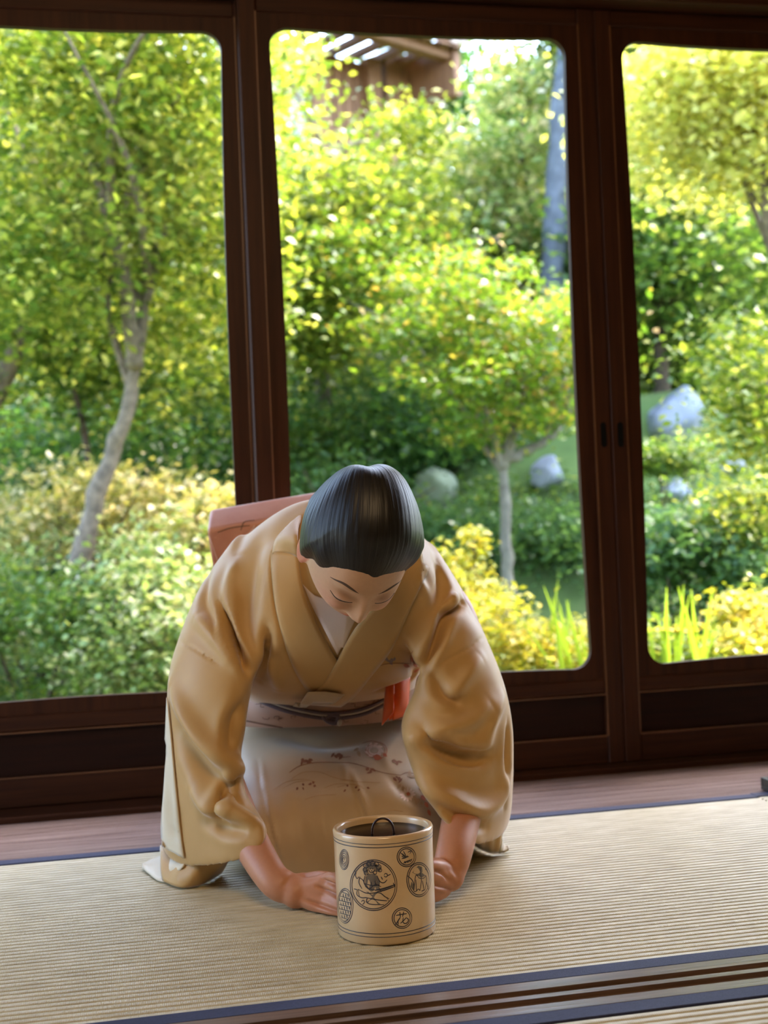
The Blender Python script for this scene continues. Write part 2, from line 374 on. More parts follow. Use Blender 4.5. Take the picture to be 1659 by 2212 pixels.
t = N(n, 'ShaderNodeTexNoise'); t.inputs['Scale'].default_value = 1.4; t.inputs['Detail'].default_value = 8; l.new(coords(n, l), t.inputs['Vector'])
r = ramp(n, [(.3, (.05,.075,.02)), (.5, (.10,.16,.04)), (.7, (.19,.25,.07))]); l.new(t.outputs['Fac'], r.inputs[0]); l.new(r.outputs[0], bs.inputs['Base Color']); bs.inputs['Roughness'].default_value = .95
bump(n, l, bs, t.outputs['Fac'], .8, .05)
tag(mesh_obj('garden_ground', V, Fc, m, smooth=True), kind='structure', label='mossy garden ground rising to a hillside')
tag(box('side_yard_ground', -14, XL-.15, -12, 3.17, -.6, -.42, plain('pale_gravel', (.42,.38,.31), .95, .2, 60), None, 0), kind='structure', label='pale gravel side yard')

def leaves(name, blobs, n, size, mat, parent, flat=.5, clump=.16, nclump=None, up=.6, aspect=.62, seed=0):
    """blobs: (centre, radii, weight). Leaves gather in clumps inside each ellipsoid; every leaf is a folded kite."""
    g = np.random.default_rng(1000+seed); W_ = np.array([b[2] for b in blobs], float); W_ /= W_.sum(); P_ = []
    for (c, r, _), w in zip(blobs, W_):
        k = int(n*w); nc = nclump or max(6, k//34)
        d = g.normal(size=(nc, 3)); d /= np.linalg.norm(d, axis=1)[:, None]
        cc = np.array(c)+d*np.array(r)*(g.random((nc, 1))**.38)
        idx = g.integers(0, nc, k); s = clump*np.array([1, 1, flat])*(.6+.8*g.random((nc, 1)))[idx]
        P_.append(cc[idx]+g.normal(size=(k, 3))*s)
    p = np.vstack(P_); k = len(p)
    nr = g.normal(size=(k, 3)); nr /= np.linalg.norm(nr, axis=1)[:, None]; nr[:, 2] = np.abs(nr[:, 2])+up; nr /= np.linalg.norm(nr, axis=1)[:, None]
    a = g.normal(size=(k, 3)); a -= nr*(a*nr).sum(1)[:, None]; a /= np.linalg.norm(a, axis=1)[:, None]; b = np.cross(nr, a)
    L = (size*(.6+.8*g.random(k)))[:, None]; Wd = L*aspect
    v = np.stack([p-a*L*.5, p+b*Wd*.5+nr*L*.12, p+a*L*.5, p-b*Wd*.5+nr*L*.12], 1).reshape(-1, 3)
    if parent is not None: v = v-wloc(parent)
    me = bpy.data.meshes.new(name); me.vertices.add(4*k); me.vertices.foreach_set('co', v.ravel())
    me.loops.add(4*k); me.loops.foreach_set('vertex_index', np.arange(4*k)); me.polygons.add(k)
    me.polygons.foreach_set('loop_start', np.arange(0, 4*k, 4)); me.polygons.foreach_set('loop_total', np.full(k, 4)); me.update(calc_edges=True)
    o = link_mesh(name, me, mat, parent); o['kind'] = 'stuff'; return o
def blob(px, py, d, rx, ry, rz, w=1.0): return (P(px, py, d), (rx, ry, rz), w)
def trunk_to_ground(pts):
    """pts: (px,py,d) from the lowest seen point up; the first is carried down to the ground."""
    q = [P(*p) for p in pts]; b = q[0]; z = float(gz(b[0], b[1]))-.05
    if b[2] > z+.05:
        t = (q[0]-q[1]); t = t/np.linalg.norm(t); foot = b+np.array([t[0]*.3, t[1]*.3, 0])*min(1.0, b[2]-z); foot[2] = float(gz(foot[0], foot[1]))-.05
        q = [foot]+q
    return q
def tree(name, label, trunks, rad, blobs, n, size, lm, bark, seed, limbs=7, **k):
    base = trunk_to_ground(trunks[0])[0]; root = empty(name, base, label=label, cat='tree')
    g = np.random.default_rng(seed); parts = []; tips = []
    for ti, tr in enumerate(trunks):
        q = trunk_to_ground(tr) if ti == 0 or tr[0][2] > 0 and k.get('allground') else [P(*p) for p in tr]
        path = catmull(q, 26); rr = rad*(1-.65*np.linspace(0, 1, 26))*(1 if ti == 0 else .75)*(1+.10*np.sin(np.arange(26)*1.7+ti))
        path = path+g.normal(0, rad*.10, path.shape)
        parts.append(tube_data(path, rr, 9)); tips.append(path)
    mesh_obj('trunk', *merge(parts), bark, root, smooth=True)
    bp = []
    for i in range(limbs):
        path = tips[i % len(tips)]; s = path[int(len(path)*(.45+.5*g.random()))]; b = blobs[i % len(blobs)]
        e = np.array(b[0])+g.normal(size=3)*np.array(b[1])*.55; mid = (s+e)/2+g.normal(0, .1, 3)+np.array([0, 0, .08])
        c = catmull([s, mid, e], 12); bp.append(tube_data(c, rad*.42*(1-.8*np.linspace(0, 1, 12)), 6))
    if bp: mesh_obj('branches', *merge(bp), bark, root, smooth=True)
    leaves('foliage', blobs, n, size, lm, root, seed=seed, flat=k.get('flat', .5), clump=k.get('clump', .16), up=k.get('up', .6))
    return root
def shrub(label, blobs, n, size, lm, seed, cat='shrub', name='garden_shrub', **k):
    c = np.array(blobs[0][0]); z = float(gz(c[0], c[1])); root = empty(name, (c[0], c[1], z), label=label, cat=cat)
    g = np.random.default_rng(seed); sp = []
    for i in range(7):
        b = blobs[i % len(blobs)]; e = np.array(b[0])+g.normal(size=3)*np.array(b[1])*.5
        s = np.array([c[0]+g.normal(0, .05), c[1]+g.normal(0, .05), z-.03]); sp.append(tube_data(catmull([s, (s+e)/2+g.normal(0, .05, 3), e], 8), .014*(1-.7*np.linspace(0, 1, 8)), 5))
    mesh_obj('stems', *merge(sp), M_BARKD, root, smooth=True)
    # a denser skirt of leaves carries the shrub down to the ground
    bl = list(blobs)
    for b in blobs[:3]:
        low = b[0][2]-b[1][2]
        if low > float(gz(b[0][0], b[0][1]))+.15:
            zz = float(gz(b[0][0], b[0][1])); bl.append(((b[0][0], b[0][1], (low+zz)/2+.1), (b[1][0]*.75, b[1][1]*.75, (low-zz)/2+.15), b[2]*.5))
    leaves('foliage', bl, n, size, lm, root, seed=seed, **k)
    return root
def ground_hit(px, py):
    for d in np.arange(4.0, 30, .05):
        q = P(px, py, d)
        if q[2] <= float(gz(q[0], q[1])): return d
    return 30.0
def rock(label, px, py, wpx, hpx, mat, seed, peak=0.0):
    d = ground_hit(px, py+hpx*.5); rx = wpx/2*d/F_PX; ry = rx*.9; rz = hpx/2*d/F_PX*1.15
    c = P(px, py, d); g = np.random.default_rng(seed); bm = bmesh.new(); bmesh.ops.create_icosphere(bm, subdivisions=4, radius=1)
    dirs = g.normal(size=(14, 3)); dirs /= np.linalg.norm(dirs, axis=1)[:, None]; off = .55+.30*g.random(14)
    for v in bm.verts:
        p = np.array(v.co); s = min([1.0]+[o_/max(1e-6, p@d_) for d_, o_ in zip(dirs, off) if p@d_ > 1e-6 and p@d_ > o_*.0+.05 and o_/(p@d_) < 1.0])
        p = p*s*(1+.03*math.sin(9*p[0]+seed)*math.sin(7*p[1])*math.cos(8*p[2]))
        if peak and p[2] > 0: k_ = max(.12, 1-peak*p[2]); p = np.array([p[0]*k_, p[1]*k_, p[2]*1.1])
        v.co = Vector((c[0]+p[0]*rx, c[1]+p[1]*ry, c[2]+p[2]*rz))
    low = min(v.co.z for v in bm.verts); z = float(gz(c[0], c[1]))
    if low > z-.02:
        for v in bm.verts:
            if v.co.z < c[2]: v.co.z = c[2]+(v.co.z-c[2])*((c[2]-z+.06)/(c[2]-low))
    bmesh.ops.translate(bm, verts=bm.verts, vec=Vector(-c)); me = bpy.data.meshes.new('garden_rock'); bm.to_mesh(me); bm.free()
    me.polygons.foreach_set('use_smooth', [True]*len(me.polygons))
    o = link_mesh('garden_rock', me, mat); o.location = c; return tag(o, label, 'rock')

# --- left window
tree('maple_tree', 'maple with a grey S-curved leaning trunk and lime green crown', [[(172,1235,7.2), (205,1100,7.2), (238,980,7.2), (272,900,7.15), (292,790,7.1), (318,640,7.0), (360,480,6.9)], [(292,790,7.1), (260,560,6.8), (190,330,6.6)]], .066,
     [blob(120,210,6.6,.75,.8,.5,1.3), blob(390,200,6.7,.7,.8,.5,1.2), blob(300,430,6.9,.8,.7,.45,1.2), blob(60,560,6.8,.6,.7,.4), blob(420,620,7.2,.5,.6,.4), blob(240,90,6.5,.8,.8,.3,1.0)], 22000, .058, L_LIME, M_BARK, 1)
tree('maple_tree', 'maple with a brown trunk slanting out past the window edge', [[(-60,1000,8.4), (20,800,8.4), (62,660,8.4), (105,580,8.4), (132,470,8.3), (150,300,8.2)], [(105,580,8.4), (40,540,8.2), (-20,520,8.1)]], .075,
     [blob(40,330,8.2,.9,.9,.7,1.3), blob(300,300,8.6,.9,.9,.7), blob(60,730,8.6,.8,.8,.6,1), blob(360,760,9.0,.8,.8,.7,1.2), blob(-40,560,8.3,.6,.7,.6)], 19000, .062, L_LIME, M_BARK, 2)
tree('slender_sapling', 'thin dark sapling standing between the two maple trunks', [[(190,1000,8.8), (165,850,8.8), (140,700,8.8), (128,560,8.8)]], .03,
     [blob(140,620,8.9,.55,.5,.5), blob(170,800,9.0,.5,.5,.4)], 3500, .07, L_GREEN, M_BARKD, 3, limbs=4)
shrub('cream yellow flowering azalea behind the leaning maple trunk', [blob(80,1110,8.0,.55,.45,.28), blob(250,1090,8.2,.55,.45,.25), blob(360,1130,8.2,.5,.45,.3)], 6500, .055, L_CREAM, 11, clump=.11)
shrub('pale cream flowering shrub beside the clipped hedge', [blob(330,1230,6.9,.38,.35,.28), blob(400,1330,6.7,.35,.35,.32), blob(300,1380,6.7,.3,.3,.22)], 6500, .045, L_PALE, 12, clump=.10)
shrub('rounded green azalea hedge at the grass edge', [blob(60,1320,7.0,.55,.4,.26), blob(170,1340,6.9,.3,.35,.22), blob(-60,1300,7.1,.5,.4,.27)], 9000, .038, L_GREEN, 13, clump=.10)
shrub('low pale shrub with creamy leaf tips behind the grass', [blob(250,1420,6.9,.4,.3,.12), blob(380,1430,6.9,.4,.3,.15)], 4500, .04, L_PALE, 14, clump=.10)
shrub('tall cream yellow shrub behind the woman\'s obi', [blob(480,1130,7.2,.22,.25,.25), blob(440,1230,7.2,.3,.3,.3)], 3000, .05, L_CREAM, 15, clump=.08)
shrub('dark green shrub mass behind the azalea', [blob(420,960,9.6,.9,.6,.5), blob(100,960,9.8,.9,.6,.45), blob(260,900,10.2,.9,.6,.5)], 9000, .06, L_DEEP, 16)
# --- centre window
tree('young_maple', 'young maple with a slim pale trunk forking into a fan crown', [[(1098,1275,8.60), (1092,1150,8.60), (1086,1000,8.60), (1060,940,8.60), (1010,850,8.50)], [(1086,1010,8.60), (1115,900,8.60), (1150,800,8.60)], [(1086,1000,8.60), (1180,950,8.60), (1240,880,8.70)]], .052,
     [blob(1090,800,8.40,0.68,0.55,0.22,1.2), blob(960,720,8.50,0.62,0.55,0.22), blob(1180,720,8.50,0.56,0.55,0.22), blob(1080,900,8.50,0.52,0.44,0.20,.8), blob(1020,610,8.70,0.68,0.55,0.25,1.1), blob(1190,860,8.60,0.37,0.44,0.25,.6), blob(800,560,9.20,0.62,0.55,0.31,.9)], 11500, .052, L_RED, M_BARKL, 4, limbs=9, flat=.35, clump=.12)
tree('bright_maple', 'bright lime maple in front of the roofed building', [[(700,900,10.5), (690,700,10.4), (700,500,10.2), (720,300,10.0)]], .09,
     [blob(612,130,9.6,.16,.5,.3,.25), blob(690,460,9.8,.8,.7,.42,1.2), blob(810,440,10.2,.6,.6,.38,1.0), blob(640,560,9.6,.7,.6,.4,1.0), blob(800,540,10.2,.7,.6,.4), blob(660,720,9.8,.5,.5,.3), blob(880,290,10.4,.25,.4,.2,.3)], 18000, .068, L_LIME, M_BARK, 5)
tree('pale_tree', 'pale sunlit tree beside the end of the roof', [[(1160,900,11.5), (1150,700,11.4), (1140,450,11.2), (1130,250,11.0)]], .09,
     [blob(1120,190,11.2,.35,.6,.45,.8), blob(1110,330,11,.6,.7,.4,1.1), blob(1130,500,11.2,.5,.6,.5), blob(980,430,11.2,.7,.7,.4), blob(1060,520,11.2,.7,.6,.4)], 9500, .085, L_PALE, M_BARK, 6)
tree('old_tree', 'tall tree with a thick blue-grey trunk beside the window stile', [[(1196,640,10.4), (1203,420,10.4), (1213,250,10.4), (1224,60,10.4), (1232,-150,10.4)]], .125,
     [blob(1330,60,10.8,.6,.8,.6), blob(1310,560,10.8,.5,.6,.5), blob(1240,-60,10.6,.6,.6,.3,.5)], 7000, .1, L_GREEN, plain('blue_grey_bark', (.095,.105,.125), .85, .35, 10, bmp=.5, bscale=40), 7, limbs=5)
shrub('green bush on the slope under the bright maple', [blob(700,860,10.6,.8,.6,.5), blob(820,880,10.9,.6,.5,.4), blob(660,960,10.2,.5,.5,.35)], 8500, .06, L_GREEN, 21)
shrub('dense green bush climbing the hillside', [blob(860,690,12.2,1.1,.8,.7), blob(720,640,12.4,.8,.8,.6), blob(1000,640,12.6,1,.8,.6)], 10500, .075, L_GREEN, 22)
shrub('dark bush in the shade below the grey rock', [blob(850,920,10.2,.8,.5,.35), blob(980,960,10.0,.5,.5,.3)], 6500, .055, L_DEEP, 23)
shrub('bush with orange young leaves at the top of the slope', [blob(1160,560,12.8,.7,.6,.4), blob(1210,460,13.0,.6,.5,.3)], 5000, .08, L_RED, 24)
shrub('blue-green bush behind the slim maple trunk', [blob(1180,1160,9.2,.5,.35,.2), blob(1240,1200,9.2,.4,.35,.24), blob(1010,1160,9.2,.4,.35,.18)], 7500, .05, L_BLUEG, 25)
shrub('green undergrowth beside the mossy boulder', [blob(760,1070,9.4,.45,.4,.28), blob(940,1180,9.2,.35,.35,.18), blob(870,1150,9.2,.3,.35,.15)], 6000, .05, L_BLUEG, 26)
shrub('bushy green slope plants behind the rock pair', [blob(1240,950,10.9,.4,.4,.35), blob(1090,985,10.9,.5,.4,.24), blob(1225,1085,9.75,.28,.25,.13), blob(1050,1090,9.75,.3,.25,.12)], 6000, .055, L_GREEN, 27)
rock('mossy boulder behind the woman\'s head', 935, 1055, 110, 85, M_MOSSR, 31)
rock('pale rock behind the young maple trunk', 1186, 1025, 85, 75, M_ROCKB, 32)
rock('grey outcrop high on the slope', 832, 800, 120, 150, M_ROCK, 33)
rock('dark leaning rock under the maple fan', 960, 880, 90, 110, M_ROCK, 34)
shrub('bright yellow shrub below the window beside her sleeve', [blob(1180,1400,5.6,.32,.28,.13), blob(1060,1350,5.6,.22,.25,.16), blob(960,1270,5.8,.2,.22,.18), blob(1270,1410,5.6,.2,.25,.1)], 8500, .034, L_YEL, 35, clump=.07)
shrub('yellow shrub spire rising above the bright shrub', [blob(1030,1190,5.9,.055,.06,.12), blob(1035,1290,5.9,.07,.07,.1)], 700, .035, L_YEL, 36, clump=.03, name='shrub_spire')
# --- right window
tree('golden_maple', 'golden yellow maple filling the top of the end window', [[(1720,800,7.6), (1690,600,7.5), (1640,400,7.3), (1600,250,7.2)]], .06,
     [blob(1520,180,7.2,.45,.6,.3,1), blob(1640,230,7.1,.5,.6,.4,1.4), blob(1560,330,7.4,.5,.6,.25,1), blob(1420,230,7.6,.3,.5,.35,.7), blob(1680,110,7.0,.5,.5,.3,1)], 12000, .06, leafmat('golden_maple_leaf', [(0, (.36,.40,.10)), (.5, (.60,.60,.19)), (1, (.84,.78,.40))], tcol=(1.15,1.1,.4)), M_BARK, 8)
tree('green_tree', 'mid green tree behind the golden maple', [[(1430,820,10.5), (1420,600,10.5), (1410,400,10.4)]], .08,
     [blob(1450,560,10.2,.7,.6,.5), blob(1560,470,10.6,.7,.6,.5), blob(1400,420,10.6,.5,.5,.5), blob(1600,640,10.2,.7,.6,.5), blob(1440,690,11.5,.7,.5,.4)], 10500, .085, L_GREEN, M_BARKD, 9)
tree('lime_sapling', 'lime leaved sapling leaning in beside the big rock', [[(1690,1010,6.4), (1670,900,6.4), (1650,780,6.4)]], .03,
     [blob(1640,850,6.4,.14,.2,.12), blob(1650,940,6.4,.16,.2,.12), blob(1620,760,6.6,.3,.3,.2)], 2600, .05, L_LIME, M_BARK, 10, limbs=4)
rock('large pale rock with a flat sunlit top', 1465, 895, 160, 110, M_ROCKB, 41)
rock('pointed blue-grey stone under the clipped bush', 1462, 1062, 90, 52, M_ROCKB, 42, peak=.8)
rock('small pale stone beside the clipped bush', 1580, 1010, 90, 34, M_ROCK, 43)
shrub('clipped dome bush between the pale rock and the pointed stone', [blob(1470,985,7.9,.24,.22,.10), blob(1400,1000,8.0,.16,.2,.09)], 4500, .035, L_GREEN, 44, clump=.06)
shrub('broad leaved green bush under the pointed stone', [blob(1480,1150,7.0,.3,.28,.16), blob(1420,1210,6.9,.25,.25,.15), blob(1570,1210,6.9,.28,.25,.17)], 6000, .05, L_BLUEG, 45, clump=.10)
shrub('lime green bush beside the small pale stone', [blob(1630,1070,7.0,.2,.22,.13), blob(1600,1140,6.9,.22,.22,.12)], 3600, .042, L_LIME, 46, clump=.08)
shrub('yellow shrub under the end window', [blob(1620,1330,5.4,.13,.2,.10), blob(1690,1350,5.4,.2,.22,.12), blob(1600,1400,5.2,.15,.2,.06)], 4500, .032, L_YEL, 47, clump=.055)
shrub('low lime ground plants at the foot of the end window', [blob(1480,1420,5.2,.25,.22,.05), blob(1400,1400,5.2,.15,.2,.06)], 3600, .032, L_LIME, 48, clump=.06)
shrub('green hillside bush behind the big rock', [blob(1560,760,12.0,.8,.5,.42), blob(1420,780,11.8,.6,.5,.36), blob(1660,700,12.2,.6,.5,.5)], 7000, .06, L_GREEN, 49)
def iris(label, px0, px1, py, d, n, hmin, hmax, seed, flowers=0):
    c = P((px0+px1)/2, py, d); z = float(gz(c[0], c[1])); root = empty('iris_clump', (c[0], c[1], z), label=label, cat='plant'); g = np.random.default_rng(seed)
    for i in range(n):
        b = P(px0+(px1-px0)*g.random(), py, d+g.normal(0, .08)); b[2] = z-.02
        top = P(px0+(px1-px0)*g.random(), py-(hmin+(hmax-hmin)*g.random()), d+g.normal(0, .1)); lean = g.normal(0, .08)
        path = catmull([b, (b+top)/2+np.array([lean*.3, 0, .05]), top+np.array([lean, 0, 0])], 9); w = .013*(1-np.linspace(0, 1, 9)**3)+.0008
        V = []; 
        for p, ww in zip(path, w): V += [p-CAM_R*ww, p+np.array([0, .004, 0]), p+CAM_R*ww]
        Fc = [(3*k+j, 3*k+j+1, 3*k+j+4, 3*k+j+3) for k in range(8) for j in range(2)]
        mesh_obj('leaf', V, Fc, L_BLADE, root, smooth=True)
    for i in range(flowers):
        b = P(px0+(px1-px0)*g.random(), py, d); b[2] = z; t = P(px0+(px1-px0)*(.2+.6*g.random()), py-hmin*(.7+.5*g.random()), d)
        st = mesh_obj('flower_stalk', *tube_data(catmull([b, (b+t)/2, t], 6), .003, 5), L_BLADE, root)
        V = []; Fc = []
        for k in range(6):
            a = k*math.pi/3; dirv = np.array([math.cos(a), math.sin(a)*.8, .5]); s = np.array([-math.sin(a), math.cos(a), 0]); o_ = len(V)
            V += [t, t+dirv*.02+s*.014, t+dirv*.045+np.array([0, 0, -.006]), t+dirv*.02-s*.014]; Fc.append((o_, o_+1, o_+2, o_+3))
        mesh_obj('flower', V, Fc, M_PETAL, st)
    return root
iris('iris clump of long lime blades beside the bright yellow shrub', 1130, 1290, 1400, 5.4, 12, 40, 150, 51)
iris('iris clump with yellow flowers under the end window', 1395, 1560, 1400, 5.0, 18, 40, 140, 52, flowers=3)
# --- planting just past the window edges
for px, py, d, rx, rz, lm, lb in [(-330,1330,7.2,.7,.3,L_GREEN,'green azalea hedge past the grass window edge'), (-300,1100,8.6,.9,.5,L_PALE,'pale flowering shrub past the grass window edge'), (-620,1250,7.6,.9,.5,L_DEEP,'dark evergreen bush at the far end of the grass'), (-700,1000,9.5,1.2,.9,L_GREEN,'tall green bush behind the dark evergreen bush'),
                                  (1850,1330,5.8,.45,.2,L_LIME,'lime green bush past the end window'), (1900,1120,7.4,.6,.4,L_GREEN,'green bush behind the lime bush past the end window'), (2150,1250,6.4,.6,.4,L_BLUEG,'blue-green bush beyond the golden maple trunk'), (2200,1000,8.4,.9,.7,L_DEEP,'dark green bush at the far end past the golden maple'), (1820,900,9.6,.8,.6,L_GREEN,'green bush behind the golden maple trunk')]:
    shrub(lb, [blob(px, py, d, rx, rx*.7, rz), blob(px+120, py+40, d, rx*.7, rx*.6, rz*.8)], 5000, .055, lm, 500+int(px) % 97, clump=.12)
# --- hillside filler so the slope reads as woodland
fill = [(500,520,14,L_GREEN),(520,700,13,L_GREEN),(930,640,14,L_GREEN),(1300,700,12,L_GREEN),(250,640,12.5,L_GREEN),(30,560,13,L_GREEN),(420,420,13.5,L_LIME),(150,150,14,L_LIME),(-120,300,13,L_GREEN),(1750,520,13,L_GREEN),(1620,480,14.5,L_DEEP),(1420,330,15,L_GREEN),(1560,560,13.5,L_GREEN),(-160,40,14.5,L_LIME),(-250,700,12,L_GREEN),(1900,300,14,L_GREEN)]
names_ = ['behind the bright maple','beside the first stile','in the middle of the hillside','behind the paired stiles','behind the leaning maple','behind the slanting brown trunk','high behind the maple crowns','top of the wood at the grass window','beyond the window edge on the grass side','beyond the golden maple','dark and far behind the golden maple','far behind the end window','mid slope behind the green tree','uppermost beside the building roof','at the far corner of the grass side','at the far corner past the golden maple']
for i, ((px, py, d, lm), nm) in enumerate(zip(fill, names_)):
    c = P(px, py, d); zg = float(gz(c[0], c[1])); root = empty('woodland_tree', (c[0], c[1], zg), label='woodland tree '+nm, cat='tree')
    path = catmull([(c[0], c[1], zg-.05), (c[0]+.1, c[1], (zg+c[2])/2), (c[0], c[1], c[2]+.3)], 10)
    mesh_obj('trunk', *tube_data(path, .1*(1-.6*np.linspace(0, 1, 10)), 8), M_BARK, root, smooth=True)
    leaves('foliage', [(c, (1.5, 1.2, 1.1), 1.0), (c+np.array([.3, 0, -1.2]), (1.3, 1.1, .9), .7)], 7000, .11, lm, root, seed=200+i, clump=.22)
# far wall of trees along the ridge
for i, px in enumerate(range(-500, 2400, 290)):
    if 300 < px < 800: continue
    c = P(px, 520+60*math.sin(i*2.1), 21+math.cos(i)); zg = float(gz(c[0], c[1])); root = empty('ridge_tree', (c[0], c[1], zg), label=['mid green','lime green','dark green'][i % 3]+' distant tree on the ridge', cat='tree', group=['mid green','lime green','dark green'][i % 3]+' ridge trees')
    mesh_obj('trunk', *tube_data(catmull([(c[0], c[1], zg-.05), (c[0], c[1], zg+2), (c[0]+.2, c[1], zg+4)], 6), .15, 7), M_BARK, root)
    hgt = 2.6 if px > 1200 and px < 1500 else 3.4
    leaves('foliage', [(np.array([c[0], c[1], zg+1.2]), (1.3, 1.2, 1.8), 1.0), (np.array([c[0], c[1], zg+hgt]), (1.2, 1.2, 1.6), 1.0)], 6500, .2, [L_GREEN, L_LIME, L_DEEP][i % 3], root, seed=300+i, clump=.28)
# --- roofed building at the top of the slope
M_SHING = plain('weathered_shingle', (.42,.34,.29), .8, .35, 8, bmp=.5, bscale=20)
M_TIMB = wood('red_brown_timber', (.13,.055,.028), (.30,.15,.07), 'Z', .7)
M_GWALL = plain('grey_white_plank', (.55,.56,.56), .8, .15, 6)
bc = P(740, 190, 16.5); bz = float(gz(bc[0], bc[1])); B = empty('garden_building', (bc[0], bc[1], bz), label='old timber building with a shingled roof among the trees', cat='building')
pe = P(1010, 190, 16.5); ex = pe[0]-.1; wx0 = P(640, 200, 16.5)[0]; wy = bc[1]; ztop = P(820, 215, 16.5)[2]
nw = 12
for i in range(nw):
    a = wx0+(ex-.5-wx0)*i/nw; b = wx0+(ex-.5-wx0)*(i+1)/nw-.02
    box('wall_plank', a, b, wy, wy+.05, bz-.3, ztop+.15, M_GWALL if i in (2,3,4,5) else M_TIMB, B, 0)
box('wall_backing', wx0, ex-.5, wy+.06, wy+3.0, bz-.3, ztop+.15, M_TIMB, B, 0)
for px in (632, 775, 905): 
    q = P(px, 200, 16.3); box('post', q[0]-.09, q[0]+.09, wy-.12, wy+.04, bz-.3, ztop+.2, M_TIMB, B, .01)
e0 = P(1050, 190, 15.6); r0 = P(640, 60, 15.6)
zl = P(820, 120, 15.6)[2]; zr = e0[2]
rows = 7; x0r = wx0-.5; x1r = e0[0]
for k in range(rows):
    ya = wy-.9+k*.32; zb = zl+.0+k*.2; n_ = 22
    for j in range(n_):
        a = x0r+(x1r-x0r)*j/n_; b = x0r+(x1r-x0r)*(j+1)/n_-.015
        if k > 2 and j % 1: continue
        o = .012*((j*7+k*3) % 5)
        V = [(a, ya, zb+o), (b, ya, zb+o), (b, ya+.42, zb+.26+o), (a, ya+.42, zb+.26+o)]; V += [(x, y, z+.05) for x, y, z in V]
        mesh_obj('shingle', V, [(0,1,2,3), (7,6,5,4), (0,4,5,1), (1,5,6,2), (2,6,7,3), (3,7,4,0)], M_SHING, B)
V = [(x0r, wy-.88, zl-.03), (x1r, wy-.88, zl-.03), (x1r, wy+1.42, zl+1.40), (x0r, wy+1.42, zl+1.40)]; V += [(x, y, z+.025) for x, y, z in V]
mesh_obj('roof_board', V, [(0,1,2,3), (7,6,5,4), (0,4,5,1), (1,5,6,2), (2,6,7,3), (3,7,4,0)], M_TIMB, B)
box('eaves_beam', x0r, x1r-.1, wy-.75, wy-.6, zl-.12, zl+.02, M_TIMB, B, .01)
for j in range(9):
    a = x0r+.3+(x1r-x0r-.6)*j/8; box('rafter', a, a+.08, wy-.85, wy+.2, zl-.03, zl+.05, M_TIMB, B, 0)
box('gable_board', x1r-.12, x1r-.02, wy-.8, wy+1.4, zl-.55, zl+.15, M_TIMB, B, .01)
box('gable_wall', x1r-.45, x1r-.12, wy-.1, wy+1.4, bz-.3, zl+.1, M_TIMB, B, .01)
B.rotation_euler = (0, 0, math.radians(30)); B.scale = (1.3, 1.2, 1.14); B.location.x -= .55
# grass strip in front of the hedge
g = np.random.default_rng(77); k = 9000
gx = P(40, 1470, 6)[0]+g.normal(0, 1.0, k); gy = 5.4+1.3*g.random(k); gzv = gz(gx, gy)
h = .05+.05*g.random(k); a = g.random(k)*6.28; w_ = .006
V = np.stack([np.stack([gx-w_*np.cos(a), gy-w_*np.sin(a), gzv], 1), np.stack([gx+w_*np.cos(a), gy+w_*np.sin(a), gzv], 1), np.stack([gx+g.normal(0, .02, k), gy+g.normal(0, .02, k), gzv+h], 1)], 1).reshape(-1, 3)
tag(mesh_obj('lawn_grass', V, np.arange(3*k).reshape(-1, 3), L_BLADE), 'short bright grass at the foot of the azalea hedge', 'grass', kind='stuff')
# ------------------------------------------------------------------ sculpting helpers
def voxel(parts, size):
    V, Fc = merge(parts); me = bpy.data.meshes.new('tmp'); me.from_pydata(V, [], Fc); me.update()
    o = bpy.data.objects.new('tmp', me); COL.objects.link(o)
    md = o.modifiers.new('r', 'REMESH'); md.mode = 'VOXEL'; md.voxel_size = size; md.adaptivity = 0
    bpy.context.view_layer.update(); dg = bpy.context.evaluated_depsgraph_get(); ev_ = o.evaluated_get(dg); m2 = ev_.to_mesh()
    n = len(m2.vertices); v = np.zeros(3*n); m2.vertices.foreach_get('co', v); v = v.reshape(-1, 3)
    lt = np.zeros(len(m2.polygons), int); m2.polygons.foreach_get('loop_total', lt); li = np.zeros(len(m2.loops), int); m2.loops.foreach_get('vertex_index', li)
    ls = np.concatenate([[0], np.cumsum(lt)[:-1]]); f = li.reshape(-1, 4) if (lt == 4).all() else np.array([[li[s], li[s+1], li[s+2], li[s+3 if t > 3 else s+2]] for s, t in zip(ls, lt)])
    ev_.to_mesh_clear(); bpy.data.objects.remove(o, do_unlink=True); bpy.data.meshes.remove(me)
    return v, f
def edges_of(f): return np.vstack([f[:, [0, 1]], f[:, [1, 2]], f[:, [2, 3]], f[:, [3, 0]]])
def lap(v, f, it=5, lam=.5, mask=None):
    e = edges_of(f); n = len(v); deg = np.bincount(e.ravel(), minlength=n).astype(float); v = v.copy()
    for _ in range(it):
        s = np.zeros_like(v)
        for c in range(3): s[:, c] = np.bincount(e[:, 0], v[e[:, 1], c], n)+np.bincount(e[:, 1], v[e[:, 0], c], n)
        d = (s/deg[:, None]-v)*lam
        v += d if mask is None else d*mask[:, None]
    return v
def normals(v, f):
    fn = np.cross(v[f[:, 2]]-v[f[:, 0]], v[f[:, 3]]-v[f[:, 1]]); n = np.zeros_like(v)
    for k in range(4):
        for c in range(3): n[:, c] += np.bincount(f[:, k], fn[:, c], len(v))
    return n/(np.linalg.norm(n, axis=1)[:, None]+1e-12)
def bvh_of(v, f): return BVHTree.FromPolygons([tuple(p) for p in v], [tuple(int(i) for i in q) for q in f])
def hit(bvh, px, py, back=False):
    r = ray(px, py); L = np.linalg.norm(r); loc, nr, i, d = bvh.ray_cast(Vector(CAM_O), Vector(r/L))
    if loc is None: return None, None
    nr = np.array(nr)
    if nr@r > 0: nr = -nr
    return np.array(loc), nr
